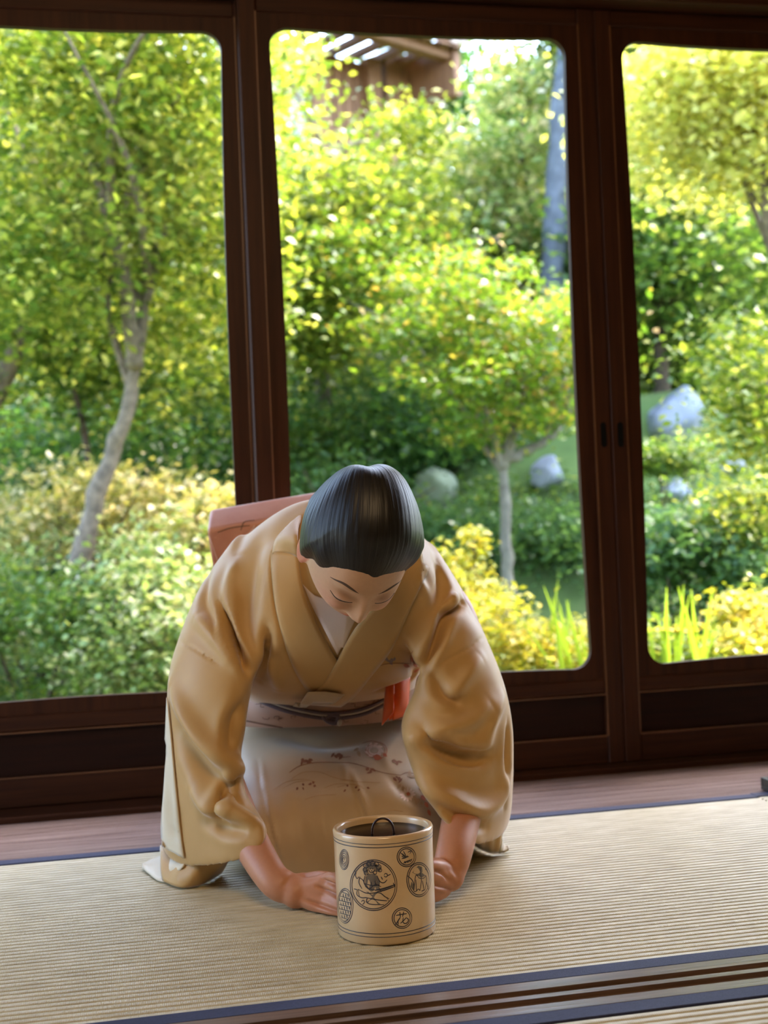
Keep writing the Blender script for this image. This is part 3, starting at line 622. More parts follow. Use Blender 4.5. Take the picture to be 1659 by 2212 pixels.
def seg_dist(v, pl):
    """distance of every vertex to a 3-D polyline, signed side offset (along camera right) and position 0..1"""
    best = np.full(len(v), 1e9); tt = np.zeros(len(v)); side = np.zeros(len(v)); m_ = len(pl)-1
    for i in range(m_):
        a, b = pl[i], pl[i+1]; ab = b-a; t = np.clip(((v-a)@ab)/(ab@ab+1e-12), 0, 1); q = a+t[:, None]*ab; w = v-q; d = np.linalg.norm(w, axis=1)
        u = np.cross(ab/np.linalg.norm(ab), -CAM_F); s = w@u; k = d < best; best[k] = d[k]; tt[k] = ((i+t)/m_)[k]; side[k] = s[k]
    return best, side, tt
def to3(bvh, pts, n=24):
    pts = catmull(pts, n); out = []
    for p in pts:
        h, nr = hit(bvh, *p)
        if h is not None: out.append(h)
    return np.array(out)
def crease(v, f, bvh, pts, width, depth, kind='valley', ease=True):
    """press a fold into the cloth along a traced line: valley, ridge, or step (one side proud of the other)"""
    pl = to3(bvh, pts)
    if len(pl) < 3: return v
    R_ = 4.5*width; near = np.where(((v > pl.min(0)-R_) & (v < pl.max(0)+R_)).all(1))[0]
    d, s, t = seg_dist(v[near], pl); nr = normals(v, f)[near]; w = (np.sin(np.pi*np.clip(t, 0.02, .98))**.5) if ease else 1.0
    if kind == 'valley': a = -np.exp(-(d/width)**2)+.35*np.exp(-((np.abs(s)-1.7*width)/(width))**2)*np.exp(-(d/(3*width))**2)
    elif kind == 'ridge': a = np.exp(-(d/width)**2)
    else: a = -np.tanh(s/(width*.35))*np.exp(-(d/(2.2*width))**2)
    v = v.copy(); v[near] += nr*(a*depth*w)[:, None]; return v
def quad_obj(name, v, f, mat, parent, loc=None, smooth=True):
    o_ = wloc(parent) if parent is not None else np.array(loc if loc is not None else (0, 0, 0), float)
    me = bpy.data.meshes.new(name); w = (v-o_); n = len(w); k = len(f)
    me.vertices.add(n); me.vertices.foreach_set('co', w.ravel()); me.loops.add(4*k); me.loops.foreach_set('vertex_index', np.asarray(f).ravel())
    me.polygons.add(k); me.polygons.foreach_set('loop_start', np.arange(0, 4*k, 4)); me.polygons.foreach_set('loop_total', np.full(k, 4)); me.update(calc_edges=True); me.validate()
    me.polygons.foreach_set('use_smooth', [smooth]*len(me.polygons))
    o = link_mesh(name, me, mat, parent)
    if parent is None: o.location = o_
    return o
def ring(L, R, front, back, n=56, p=2.3, sag=0.0):
    """closed cross-section between two silhouette points (px,py,depth); front/back = (depth shift, height shift)"""
    a = P(*L); b = P(*R); c = (a+b)/2; h = (b-a)/2; fh = np.array([CAM_F[0], CAM_F[1], 0]); fh /= np.linalg.norm(fh); up = np.array([0, 0, 1.0])
    F_ = fh*front[0]+up*front[1]; B_ = fh*back[0]+up*back[1]; out = []
    for k in range(n):
        t = 2*math.pi*k/n; cs, sn = math.cos(t), math.sin(t); x = np.sign(cs)*abs(cs)**(2/p); y = abs(sn)**(2/p)
        out.append(c+h*x+(F_ if sn > 0 else B_)*y-up*sag*(1-x*x))
    return out
def smooth_rings(rings, m):
    r = np.array(rings); n = r.shape[1]; return [list(x) for x in np.stack([catmull(r[:, k], m) for k in range(n)], 1)]
def grid_patch(name, rows, mat, parent, thick=.003, sub=1, smooth=True):
    """rows: (m,n,3) array of surface points -> cloth patch with thickness"""
    rows = np.asarray(rows, float); m_, n_ = rows.shape[:2]; V = rows.reshape(-1, 3)
    Fc = [(i*n_+j, i*n_+j+1, (i+1)*n_+j+1, (i+1)*n_+j) for i in range(m_-1) for j in range(n_-1)]
    o = mesh_obj(name, V, Fc, mat, parent, smooth=smooth); md = o.modifiers.new('thickness', 'SOLIDIFY'); md.thickness = thick; md.offset = 0
    return o
def surf_pt(bvh, p, lift):
    if len(p) == 3: return P(*p)
    h, nr = hit(bvh, *p)
    if h is None: return None
    return h+nr*lift
def patch_on(name, bvh, lines, mat, parent, lift=.003, thick=.003, n=28, across=6, dflt=2.3, smooth_it=0):
    """cloth strip laid on a surface between traced edge lines (each line a list of pixels or px,py,depth)"""
    L = []
    for ln in lines:
        pts = []
        for p in ln:
            q = surf_pt(bvh, p, lift); pts.append(q if q is not None else P(p[0], p[1], dflt))
        L.append(catmull(pts, n))
    L = np.array(L); rows = np.stack([catmull(L[:, i], across) if len(L) > 2 else np.array([L[0, i]*(1-t)+L[1, i]*t for t in np.linspace(0, 1, across)]) for i in range(n)])
    # drop the interior back onto the surface
    for i in range(n):
        for j in range(across):
            u, w, z = proj(rows[i, j]); h, nr = hit(bvh, u, w)
            if h is not None and abs(proj(h)[2]-z) < .05: rows[i, j] = h+nr*lift
    for _ in range(smooth_it):      # cloth bands lie taut: even out along their length
        rows[1:-1] = rows[1:-1]*.4+(rows[:-2]+rows[2:])*.3
    if smooth_it:
        for i in range(n):
            for j in range(across):
                u, w, z = proj(rows[i, j]); h, nr = hit(bvh, u, w)
                if h is not None and proj(h)[2] < z+.0: rows[i, j] = CAM_O+(rows[i, j]-CAM_O)*((proj(h)[2]-lift)/z)
    return grid_patch(name, rows, mat, parent, thick)
def strokes(name, bvh, lines, mat, parent, width, lift=.0006, taper=.3, n=None):
    """thin raised ribbons following a surface; lines: list of pixel polylines or (polyline,width) """
    V = []; Fc = []
    for ln in lines:
        w0 = width
        if isinstance(ln, tuple): ln, w0 = ln
        L = sum(math.dist(a, b) for a, b in zip(ln[:-1], ln[1:])); k = n or max(4, int(L/4)+2)
        pts = catmull(ln, k) if len(ln) > 2 else np.linspace(ln[0], ln[-1], k)
        prev = None
        H = [hit(bvh, *p) for p in pts]
        for i in range(k):
            h, nr = H[i]
            if h is None: prev = None; continue
            a = pts[max(0, i-1)]; b = pts[min(k-1, i+1)]; t = P(b[0], b[1], 2)-P(a[0], a[1], 2); t -= nr*(t@nr); s = np.cross(t, nr); s /= np.linalg.norm(s)+1e-9
            ww = w0*.5*(1-taper*(abs(2*i/(k-1)-1)**3)); c = h+nr*lift; o_ = len(V); V += [c-s*ww, c+nr*lift*.5, c+s*ww]
            if prev is not None and np.linalg.norm(c-np.array(V[prev+1])) < .06: Fc += [(prev, prev+1, o_+1, o_), (prev+1, prev+2, o_+2, o_+1)]
            prev = o_
    return tag(mesh_obj(name, V, Fc, mat, parent, smooth=True), kind='stuff') if Fc else None
def polys_on(name, bvh, polys, mat, parent, lift=.0006):
    """flat filled shapes (petals, leaves) laid on a surface: each polygon is fanned from its middle"""
    V = []; Fc = []
    for pg in polys:
        H = [hit(bvh, *p) for p in pg]
        if any(h[0] is None for h in H): continue
        c = np.mean(np.array(pg), 0); hc, nc = hit(bvh, *c)
        if hc is None: continue
        o_ = len(V); V.append(hc+nc*lift); V += [h+nr*lift for h, nr in H]; m_ = len(pg); Fc += [(o_, o_+1+i, o_+1+(i+1) % m_) for i in range(m_)]
    return tag(mesh_obj(name, V, Fc, mat, parent, smooth=True), kind='stuff') if Fc else None
FH = np.array([CAM_F[0], CAM_F[1], 0]); FH /= np.linalg.norm(FH); RH = np.array([CAM_F[1], -CAM_F[0], 0]); RH /= np.linalg.norm(RH); UP = np.array([0, 0, 1.0])
def smooth01(x): x = np.clip(x, 0, 1); return x*x*(3-2*x)
# ------------------------------------------------------------------ kneeling woman
M_SKIN, nt, n, l, bs = nmat('skin')
at = N(n, 'ShaderNodeAttribute', attribute_name='tint')
t = N(n, 'ShaderNodeTexNoise'); t.inputs['Scale'].default_value = 160; t.inputs['Detail'].default_value = 3; l.new(coords(n, l), t.inputs['Vector'])
mx = N(n, 'ShaderNodeMixRGB', blend_type='MULTIPLY'); mx.inputs[0].default_value = .12; l.new(at.outputs['Color'], mx.inputs[1]); l.new(t.outputs['Fac'], mx.inputs[2]); l.new(mx.outputs[0], bs.inputs['Base Color'])
bs.inputs['Roughness'].default_value = .46; bs.inputs['Subsurface Weight'].default_value = .12; bs.inputs['Subsurface Radius'].default_value = (.010,.004,.002); bs.inputs['Specular IOR Level'].default_value = .35
bump(n, l, bs, t.outputs['Fac'], .06, .001)
def silk(name, c0, c1, rough=.5, sheen=.5, weave=1400, bmp=.10):
    m, nt, n, l, bs = nmat(name)
    t = N(n, 'ShaderNodeTexNoise'); t.inputs['Scale'].default_value = 9; t.inputs['Detail'].default_value = 5; l.new(coords(n, l), t.inputs['Vector'])
    r = ramp(n, [(.3, c0), (.7, c1)]); l.new(t.outputs['Fac'], r.inputs[0]); l.new(r.outputs[0], bs.inputs['Base Color'])
    bs.inputs['Roughness'].default_value = rough; bs.inputs['Sheen Weight'].default_value = sheen; bs.inputs['Sheen Roughness'].default_value = .35; bs.inputs['Specular IOR Level'].default_value = .35
    t2 = N(n, 'ShaderNodeTexNoise'); t2.inputs['Scale'].default_value = weave; l.new(coords(n, l), t2.inputs['Vector']); bump(n, l, bs, t2.outputs['Fac'], bmp, .0006)
    return m
M_KIM = silk('golden_beige_silk', (.46,.265,.088), (.53,.32,.12))
M_SKIRT = silk('pale_beige_silk', (.42,.305,.18), (.48,.35,.22))
M_LIN = silk('cream_silk_lining', (.62,.52,.36), (.68,.58,.42))
M_UNDER = silk('pale_pink_under_collar', (.70,.53,.43), (.76,.60,.50), .6, .2)
M_OBI = silk('pink_brocade', (.33,.20,.15), (.40,.25,.19), .55, .2, 500, .3)
M_BOW = silk('rust_brocade', (.40,.14,.08), (.54,.26,.18), .42, .3, 300, .35)
M_CORD = silk('plum_cord', (.075,.05,.075), (.13,.10,.12), .6, .1, 600, .5)
M_CORDL = silk('pale_cord', (.40,.34,.28), (.46,.40,.33), .6, .1, 600, .5)
M_RED = silk('vermilion_silk', (.62,.085,.012), (.72,.12,.02), .5, .3)

# --- bodice and sleeves: lofted sections joined into one cloth surface
torso = [ring((550,1530,2.62), (885,1510,2.62), (-.11,0), (.13,.03)),
         ring((522,1492,2.55), (905,1470,2.55), (-.200,.004), (.17,.06)),
         ring((508,1430,2.46), (920,1415,2.46), (-.178,-.02), (.17,.11)),
         ring((490,1360,2.40), (940,1350,2.40), (-.15,-.045), (.15,.15)),
         ring((475,1290,2.34), (965,1290,2.34), (-.12,-.06), (.11,.14)),
         ring((510,1225,2.31), (945,1235,2.31), (-.09,-.06), (.08,.11)),
         ring((575,1175,2.28), (915,1195,2.28), (-.065,-.05), (.06,.09)),
         ring((632,1145,2.26), (893,1172,2.26), (-.05,-.045), (.045,.05))]
sl = [ring((500,1188,2.33), (610,1310,2.27), (-.05,-.04), (.06,.06)),
      ring((425,1288,2.33), (580,1395,2.27), (-.065,-.03), (.08,.05)),
      ring((380,1395,2.33), (552,1455,2.26), (-.075,-.02), (.09,.02)),
      ring((364,1470,2.33), (538,1515,2.25), (-.075,-.01), (.09,.01)),
      ring((363,1560,2.33), (527,1585,2.24), (-.07,0), (.09,0)),
      ring((361,1640,2.33), (517,1655,2.23), (-.065,0), (.09,0)),
      ring((356,1715,2.34), (533,1725,2.21), (-.065,0), (.08,0)),
      ring((352,1775,2.35), (572,1778,2.18), (-.06,-.01), (.07,0)),
      ring((350,1832,2.36), (581,1804,2.16), (-.055,-.025), (.06,-.005), sag=.012)]
sr = [ring((850,1330,2.27), (942,1203,2.33), (-.05,-.04), (.06,.06)),
      ring((885,1400,2.27), (1015,1310,2.33), (-.065,-.03), (.08,.05)),
      ring((902,1450,2.27), (1062,1405,2.33), (-.075,-.02), (.09,.02)),
      ring((890,1500,2.26), (1090,1480,2.33), (-.08,-.01), (.09,.01)),
      ring((867,1575,2.24), (1106,1560,2.33), (-.08,0), (.09,0)),
      ring((884,1645,2.23), (1109,1640,2.34), (-.075,0), (.09,0)),
      ring((912,1708,2.21), (1107,1710,2.35), (-.07,0), (.08,0)),
      ring((952,1762,2.19), (1102,1760,2.36), (-.06,-.01), (.07,0)),
      ring((985,1790,2.18), (1094,1782,2.36), (-.05,-.02), (.06,-.005), sag=.006)]
kv, kf = voxel([loft_data(smooth_rings(torso, 40)), loft_data(smooth_rings(sl, 44)), loft_data(smooth_rings(sr, 44))], .0042)
kv = lap(kv, kf, 14, .5)
kpy = np.array([proj(p)[1] for p in kv]); kv = lap(kv, kf, 22, .5, mask=smooth01((kpy-1745)/40))
kb = bvh_of(kv, kf)
KF = kf
def fold(pts, w, d, kind='valley'):
    global kv
    kv = crease(kv, kf, kb, pts, w*.85, d*(1.0 if w < .005 else 1.6), kind)
# armhole folds
fold([(478,1305),(500,1370),(520,1420),(536,1452)], .010, .022); fold([(492,1330),(512,1400),(532,1448)], .006, .012)
fold([(1000,1300),(965,1330),(940,1390),(915,1440)], .010, .018); fold([(985,1290),(962,1310)], .012, .008, 'ridge')
fold([(905,1440),(890,1465),(860,1480),(820,1492)], .010, .008)
# shoulder drape
fold([(640,1160),(600,1180),(588,1220),(592,1280),(600,1330),(622,1410),(655,1480)], .0035, .0045)
fold([(560,1170),(545,1240),(535,1330),(540,1420)], .022, .006); fold([(520,1200),(500,1260),(498,1320)], .018, .007, 'ridge')
fold([(450,1240),(440,1300),(470,1360)], .012, .006); fold([(425,1330),(470,1385),(505,1440)], .016, .007, 'ridge')
fold([(560,1470),(580,1410),(575,1350)], .010, .009); fold([(600,1490),(590,1430),(600,1380)], .012, .006, 'ridge')
fold([(900,1190),(895,1240),(920,1290)], .014, .008, 'ridge'); fold([(945,1215),(955,1270),(940,1330)], .014, .008)
fold([(870,1260),(855,1330),(820,1400),(790,1470)], .004, .004); fold([(845,1330),(820,1400),(785,1475)], .006, .004, 'ridge')
# seam between bodice and sleeve
fold([(384,1382),(420,1402),(470,1432),(510,1450)], .0025, .0035); fold([(1045,1375),(1010,1402),(960,1428),(905,1458)], .0025, .0035)
# left sleeve folds
fold([(372,1480),(400,1540),(440,1600),(500,1650),(522,1675)], .020, .012, 'ridge'); fold([(390,1580),(440,1660),(490,1700),(530,1740)], .022, .012)
fold([(525,1680),(490,1700),(470,1740),(475,1775)], .011, .014); fold([(515,1660),(485,1690),(462,1730)], .009, .009, 'ridge')
fold([(415,1700),(450,1740),(500,1750),(560,1780)], .016, .009, 'ridge'); fold([(440,1770),(490,1790),(540,1795)], .014, .008)
fold([(370,1700),(372,1760),(380,1830)], .012, .007); fold([(530,1520),(505,1560),(500,1620)], .016, .010)
# right sleeve folds
fold([(925,1605),(960,1622),(1000,1632),(1040,1630)], .012, .018); fold([(900,1560),(960,1620),(1020,1640),(1070,1630)], .016, .010); fold([(880,1600),(940,1580),(1010,1560),(1060,1520)], .018, .010, 'ridge')
fold([(1090,1500),(1060,1560),(1040,1620)], .018, .007, 'ridge'); fold([(905,1690),(960,1720),(1030,1750),(1080,1720),(1095,1660)], .020, .010, 'ridge')
fold([(940,1740),(1000,1770),(1050,1785)], .012, .008); fold([(1098,1560),(1095,1640),(1090,1740)], .010, .007)
fold([(930,1450),(960,1500),(1000,1520)], .014, .009); fold([(1040,1420),(1000,1470),(960,1520)], .016, .007, 'ridge')
kv = lap(kv, kf, 1, .4)
g = np.random.default_rng(5)
for _ in range(26):      # small silk undulations
    c = kv[g.integers(len(kv))]; kd = g.normal(size=3); kd /= np.linalg.norm(kd); s_ = .03+.03*g.random()
    dd = np.linalg.norm(kv-c, axis=1); kv = kv+normals(kv, kf)*(np.exp(-(dd/s_)**2)*.0018*np.sin((kv-c)@kd/.012))[:, None]
kb = bvh_of(kv, kf)

# --- lap and skirt: sections stacked from the knees back to the hips
def skirt_section(d, hw, top, cx_px=747, n=60, low=0.002):
    c = P(cx_px, 1500, d); c[2] = 0; out = []
    for k in range(n):
        t = 2*math.pi*k/n; cs, sn = math.cos(t), math.sin(t)
        x = np.sign(cs)*abs(cs)**(2/4.2); y = np.sign(sn)*abs(sn)**(2/3.6)
        flare = 1+.10*max(0, -y); out.append(c+RH*hw*x*flare+UP*(low+(top-low)*(y*.5+.5)))
    return out
sk = [skirt_section(2.262, .10, .045), skirt_section(2.272, .165, .085), skirt_section(2.295, .192, .120), skirt_section(2.335, .205, .148), skirt_section(2.42, .232, .182), skirt_section(2.52, .252, .212), skirt_section(2.62, .255, .238), skirt_section(2.74, .225, .235), skirt_section(2.84, .165, .18), skirt_section(2.89, .10, .10)]
sv, sf = voxel([loft_data(smooth_rings(sk, 60))], .0045)
sv = lap(sv, sf, 10, .5); sv[:, 2] = np.maximum(sv[:, 2], .0035)
sb = bvh_of(sv, sf)
for pts, w_, d_, k_ in [([(560,1640),(572,1720),(590,1800),(612,1870)], .003, .004, 'step'), ([(750,1660),(768,1700),(790,1760),(805,1800)], .004, .004, 'step'), ([(742,1650),(752,1690)], .006, .004, 'ridge'),
                       ([(640,1720),(650,1790),(665,1870)], .012, .003, 'valley'), ([(690,1710),(700,1790),(720,1860)], .010, .003, 'ridge'), ([(600,1590),(700,1610),(800,1600)], .02, .006, 'valley'), ([(530,1640),(560,1690),(640,1720)], .02, .004, 'ridge'), ([(860,1590),(830,1640),(850,1700)], .012, .004, 'ridge'), ([(820,1640),(850,1690),(900,1740)], .010, .004, 'valley')]:
    sv = crease(sv, sf, sb, pts, w_, d_, k_)
sv = lap(sv, sf, 1, .3); sv[:, 2] = np.maximum(sv[:, 2], .0035); sb = bvh_of(sv, sf)

# --- head shape (metres, x = image right, y = out of the face, z = crown)
HS = 1.07
def head_shape(nu=150, nv=120):
    th_ = np.linspace(0, math.pi, nv); ph = np.linspace(0, 2*math.pi, nu, endpoint=False); T, Ph = np.meshgrid(th_, ph, indexing='ij')
    x = np.sin(T)*np.sin(Ph); y = np.sin(T)*np.cos(Ph); z = np.cos(T)
    X = x*7.25; Y_ = np.where(y > 0, y*8.9, y*9.6); Z_ = np.where(z > 0, z*11.6, z*10.6)
    lowk = np.clip(-Z_/10.6, 0, 1)
    X = X*(1-.40*lowk**2.1)*(1+.03*np.exp(-((Z_+1.8)/2.2)**2)); Y_ = np.where(y > 0, Y_*(1+.05*lowk), Y_*(1-.50*lowk**1.2))
    Y_ = np.where(y > 0, Y_*(1-.05*np.clip(1-np.abs(X)/4, 0, 1)*(Z_ > -20)), Y_)
    fr = smooth01((y-.15)/.35)
    G = lambda cx, cz, sx, sz: np.exp(-((X-cx)/sx)**2-((Z_-cz)/sz)**2)
    d = np.zeros_like(X)
    nz = np.clip((.9-Z_)/4.7, 0, 1); nose = np.exp(-(X/(.62+.42*nz))**2)*np.where((Z_ < 1.2) & (Z_ > -4.6), nz**.9, 0)*smooth01((Z_+4.7)/.75)
    d += 2.15*nose+.25*G(0, .8, .8, 1.0)
    for s in (-1, 1):
        d += .62*G(s*1.15, -3.75, .50, .50)-.62*G(s*3.0, .35, 1.7, .95)+.62*G(s*3.15, -.35, 1.35, .62)-.28*G(s*3.1, -1.15, 1.3, .30)
        d += .22*G(s*3.2, 1.7, 2.0, .6)+.75*G(s*4.1, -3.0, 2.0, 1.7)-.30*G(s*2.1, -4.6, .5, 1.2)
    d += .42*G(0, -5.75, 1.7, .38)+.52*G(0, -6.9, 1.5, .45)-.42*G(0, -6.3, 1.9, .16)-.30*G(0, -7.8, 1.6, .5)+.60*G(0, -9.2, 1.6, 1.0)-.12*G(0, -5.0, .25, .5)
    Y_ = Y_+d*fr
    V = np.stack([X, Y_, Z_], -1).reshape(-1, 3)*.01*HS; Fc = []
    for i in range(nv-1):
        for j in range(nu):
            a, b, c, d_ = i*nu+j, i*nu+(j+1) % nu, (i+1)*nu+(j+1) % nu, (i+1)*nu+j; Fc.append((a, d_, c, b))
    return V, Fc
HC = P(771, 1190, 2.045)
def rot(axis, a):
    return np.array(Matrix.Rotation(a, 3, Vector(axis)))
# columns: image right, out of face, crown
fy = -FH; fx = RH; R0 = np.stack([fx, fy, UP], 1)
HR = rot(tuple(fy), math.radians(-5.5)) @ rot(tuple(UP), math.radians(20)) @ rot(tuple(fx), math.radians(54.5)) @ R0
def hw(p): return HC+np.asarray(p) @ HR.T
def h_local(v): return (v-HC) @ HR
HV, HF = head_shape()
hv_w = hw(HV)
if False: pass
# ears (flattened shells hugging the sides)
def ear(s):
    V = []; Fc = []; nu, nv = 20, 12
    for i in range(nv):
        t = math.pi*i/(nv-1)
        for j in range(nu):
            p = 2*math.pi*j/nu; a = math.sin(t)*math.cos(p); b = math.sin(t)*math.sin(p); c = math.cos(t)
            q = np.array([s*(7.75+.55*c+.55*(-b)*.8-.5*math.exp(-(a*a+b*b)*4)*(c > 0)), -.9+1.7*b-.2*a, -1.3+3.1*a])
            V.append(q*.01*HS)
    for i in range(nv-1):
        for j in range(nu): Fc.append((i*nu+j, i*nu+(j+1) % nu, (i+1)*nu+(j+1) % nu, (i+1)*nu+j))
    return hw(np.array(V)), Fc
def limb(pts, rad, seg=20, n=40, squash=None):
    path = catmull(pts, n); r_ = catmull(np.array(rad)[:, None], n)[:, 0]; V, Fc = tube_data(path, r_, seg); V = np.array(V)
    if squash is not None:    # flatten along a direction
        dirv, k = squash; c = np.repeat(path, seg, 0); w = V-c; V = c+w-np.outer(w @ dirv, dirv)*(1-k)
    # rounded end
    return V, Fc
def ball(c, r, seg=14):
    V = []; Fc = []; r = np.broadcast_to(r, (3,))
    for i in range(seg+1):
        t = math.pi*i/seg
        for j in range(2*seg):
            p = math.pi*j/seg; V.append(np.array(c)+r*np.array([math.sin(t)*math.cos(p), math.sin(t)*math.sin(p), math.cos(t)]))
    m_ = 2*seg
    for i in range(seg):
        for j in range(m_): Fc.append((i*m_+j, (i+1)*m_+j, (i+1)*m_+(j+1) % m_, i*m_+(j+1) % m_))
    return V, Fc
neck = limb([P(770,1165,2.33), P(770,1170,2.22), hw((0, -.045, -.05)), hw((0, -.02, -.02))], [.062, .052, .052, .05])
tors = limb([P(735,1540,2.66), P(735,1430,2.56), P(745,1300,2.42), P(760,1200,2.31)], [.075, .085, .095, .075], seg=28, squash=(RH, 1.35))
body = [(hv_w, HF), ear(-1), ear(1), neck, tors]
# arms
body.append(limb([P(560,1260,2.36), P(490,1310,2.35), P(455,1450,2.32), P(455,1600,2.30), P(520,1775,2.225), P(585,1893,2.13), P(622,1922,2.112)], [.045, .043, .040, .037, .033, .0275, .025]))
body.append(limb([P(900,1270,2.36), P(970,1320,2.35), P(1015,1460,2.33), P(1025,1620,2.31), P(1000,1750,2.235), P(980,1845,2.15), P(968,1884,2.13)], [.045, .043, .040, .037, .034, .0305, .028]))
# thighs and shins folded under the skirt
for px in (672, 822):
    pz = lambda d, z: np.array([*P(px, 1500, d)[:2], z])
    body.append(limb([pz(2.68, .135), pz(2.5, .115), pz(2.36, .085)], [.07, .065, .048])); body.append(limb([pz(2.36, .055), pz(2.58, .06), pz(2.78, .05)], [.045, .045, .03]))
def lathe_r(v): return v
def finger(pts, r0, r1):
    V, Fc = limb(pts, [r0, r0*1.04, (r0+r1)/2*1.03, r1], seg=12, n=22); return [(V, Fc), ball(pts[-1], r1, 8), ball(pts[0], r0, 8)]
# right hand (against the jar's near-window flank) : wrist -> palm -> four fingers round the back of the jar, thumb above
def hand(wrist, palm, kn, fingers, thumb):
    out = [limb([wrist, (wrist+palm)/2, palm], [.0265, .026, .024], n=14), ball(palm, (.026, .026, .026), 12)]
    for f_ in fingers:
        out.append(limb([wrist*.35+palm*.65, (palm+f_[0])/2, f_[0]], [.016, .0145, .0105], n=12))
        out += finger(f_, .0098, .0068)
    out.append(limb([wrist*.5+palm*.5, thumb[0]], [.018, .0125], n=8)); out += finger(thumb, .0115, .0082)
    return out
wl_ = P(592,1902,2.125); pl_ = P(640,1928,2.108)
fl_ = [[P(706,1899,2.086), P(738,1899,2.062), P(768,1903,2.048), P(797,1908,2.052)],
       [P(707,1921,2.083), P(741,1924,2.059), P(773,1928,2.046), P(806,1931,2.054)],
       [P(700,1943,2.082), P(735,1950,2.059), P(766,1954,2.047), P(796,1957,2.052)],
       [P(688,1960,2.080), P(722,1968,2.060), P(748,1972,2.050), P(772,1974,2.047)]]
tl_ = [P(660,1900,2.128), P(692,1896,2.112), P(718,1897,2.093), P(742,1900,2.076)]
body += hand(wl_, pl_, FH, fl_, tl_)
wr_ = P(984,1850,2.145); pr_ = P(970,1892,2.125)
fr_ = [[P(958,1872,2.098), P(935,1870,2.070), P(906,1874,2.052), P(878,1880,2.052)],
       [P(962,1892,2.096), P(936,1895,2.068), P(905,1899,2.049), P(872,1904,2.052)],
       [P(962,1912,2.096), P(936,1918,2.068), P(908,1922,2.050), P(878,1926,2.051)],
       [P(957,1929,2.098), P(936,1937,2.074), P(914,1941,2.056), P(892,1944,2.050)]]
tr_ = [P(958,1872,2.120), P(945,1868,2.100), P(930,1868,2.084), P(915,1872,2.072)]
body += hand(wr_, pr_, FH, fr_, tr_)
bv, bf = voxel([(list(map(tuple, np.asarray(v))), f) for v, f in body], .0024)
lh = h_local(bv)*100/HS; face = (lh[:, 1] > 2) & (np.abs(lh[:, 0]) < 8) & (lh[:, 2] > -11.5) & (lh[:, 2] < 13)
bv = lap(bv, bf, 10, .5, mask=np.where(face, .22, 1.0)); bv[:, 2] = np.maximum(bv[:, 2], .0026)
hbv = bvh_of(bv, bf)      # gaps between the fingers, knuckles and wrist creases
for pts, w_, d_, k_ in [([(684,1915),(710,1926),(745,1944)], .0030, .0055, 'valley'), ([(660,1944),(698,1957),(745,1975)], .0030, .0055, 'valley'), ([(694,1897),(712,1906),(745,1918)], .0025, .0030, 'valley'),
                        ([(700,1890),(714,1889),(726,1895)], .006, .0035, 'ridge'), ([(704,1912),(716,1916),(728,1922)], .005, .0025, 'ridge'), ([(632,1880),(622,1900),(612,1915)], .004, .0020, 'valley'),
                        ([(938,1912),(962,1917),(984,1927)], .0030, .0050, 'valley'), ([(938,1880),(955,1886),(968,1900)], .0028, .0040, 'valley'), ([(962,1852),(976,1862),(990,1868)], .004, .0022, 'valley'), ([(968,1880),(978,1895),(985,1908)], .006, .0030, 'ridge')]:
    bv = crease(bv, bf, hbv, pts, w_, d_, k_)
bv[:, 2] = np.maximum(bv[:, 2], .0026)
PB = P(747, 1500, 2.5); PB[2] = 0
person = quad_obj('person', bv, bf, M_SKIN, None, PB)
tag(person, 'woman in a golden beige kimono kneeling and bowing over the water jar', 'person')
lh = h_local(bv)*100/HS; skin_c = np.tile(np.array([.60,.335,.215]), (len(bv), 1)); isface = (np.abs(lh[:, 0]) < 9) & (lh[:, 2] > -12) & (np.linalg.norm(lh, axis=1) < 15)
Gs = lambda cx, cz, sx, sz: (np.exp(-((lh[:, 0]-cx)/sx)**2-((lh[:, 2]-cz)/sz)**2)*isface*(lh[:, 1] > 2))[:, None]
skin_c = np.where(isface[:, None], np.array([.63,.36,.21]), np.array([.52,.225,.115]))
for s in (-1, 1): skin_c = skin_c*(1-.5*Gs(s*4.3, -2.6, 1.9, 1.5))+np.array([.62,.24,.16])*.5*Gs(s*4.3, -2.6, 1.9, 1.5)
for s in (-1, 1): skin_c = skin_c*(1-.35*Gs(s*3.1, -.4, 1.5, .7))+np.array([.45,.22,.15])*.35*Gs(s*3.1, -.4, 1.5, .7)
lp = np.clip(Gs(0, -5.85, 1.9, .42)+Gs(0, -6.8, 1.6, .45), 0, 1); skin_c = skin_c*(1-.85*lp)+np.array([.50,.11,.085])*.85*lp
earm = ((np.abs(lh[:, 0]) > 7.3) & (np.abs(lh[:, 1]+.9) < 2.4) & isface)[:, None]; skin_c = np.where(earm, np.array([.62,.22,.12]), skin_c)  # redder ears: backlight glowing through them is put into the tint
ca = person.data.color_attributes.new('tint', 'FLOAT_COLOR', 'POINT'); ca.data.foreach_set('color', np.hstack([skin_c, np.ones((len(bv), 1))]).ravel())
bb = bvh_of(bv, bf)

# --- hair: combed back over the crown towards a low roll
HB = np.array([0, -.80, .60]); HB /= np.linalg.norm(HB); HBx = np.array([1.0, 0, 0]); HBy = np.cross(HB, HBx)
def head_radius(dirs):
    """distance from the head centre to the skin along local directions"""
    r_ = np.sqrt(1/((dirs[:, 0]/7.25)**2+(dirs[:, 1]/np.where(dirs[:, 1] > 0, 8.7, 9.6))**2+(dirs[:, 2]/np.where(dirs[:, 2] > 0, 11.6, 10.6))**2)); return r_
na, npol = 420, 150
az = np.linspace(0, 2*math.pi, na, endpoint=False); po = np.linspace(0.0, math.radians(168), npol); PO, AZ = np.meshgrid(po, az, indexing='ij')
D = (np.cos(PO)[..., None]*HB+np.sin(PO)[..., None]*(np.cos(AZ)[..., None]*HBx+np.sin(AZ)[..., None]*HBy)).reshape(-1, 3)
rr = head_radius(D); pos = D*rr[:, None]
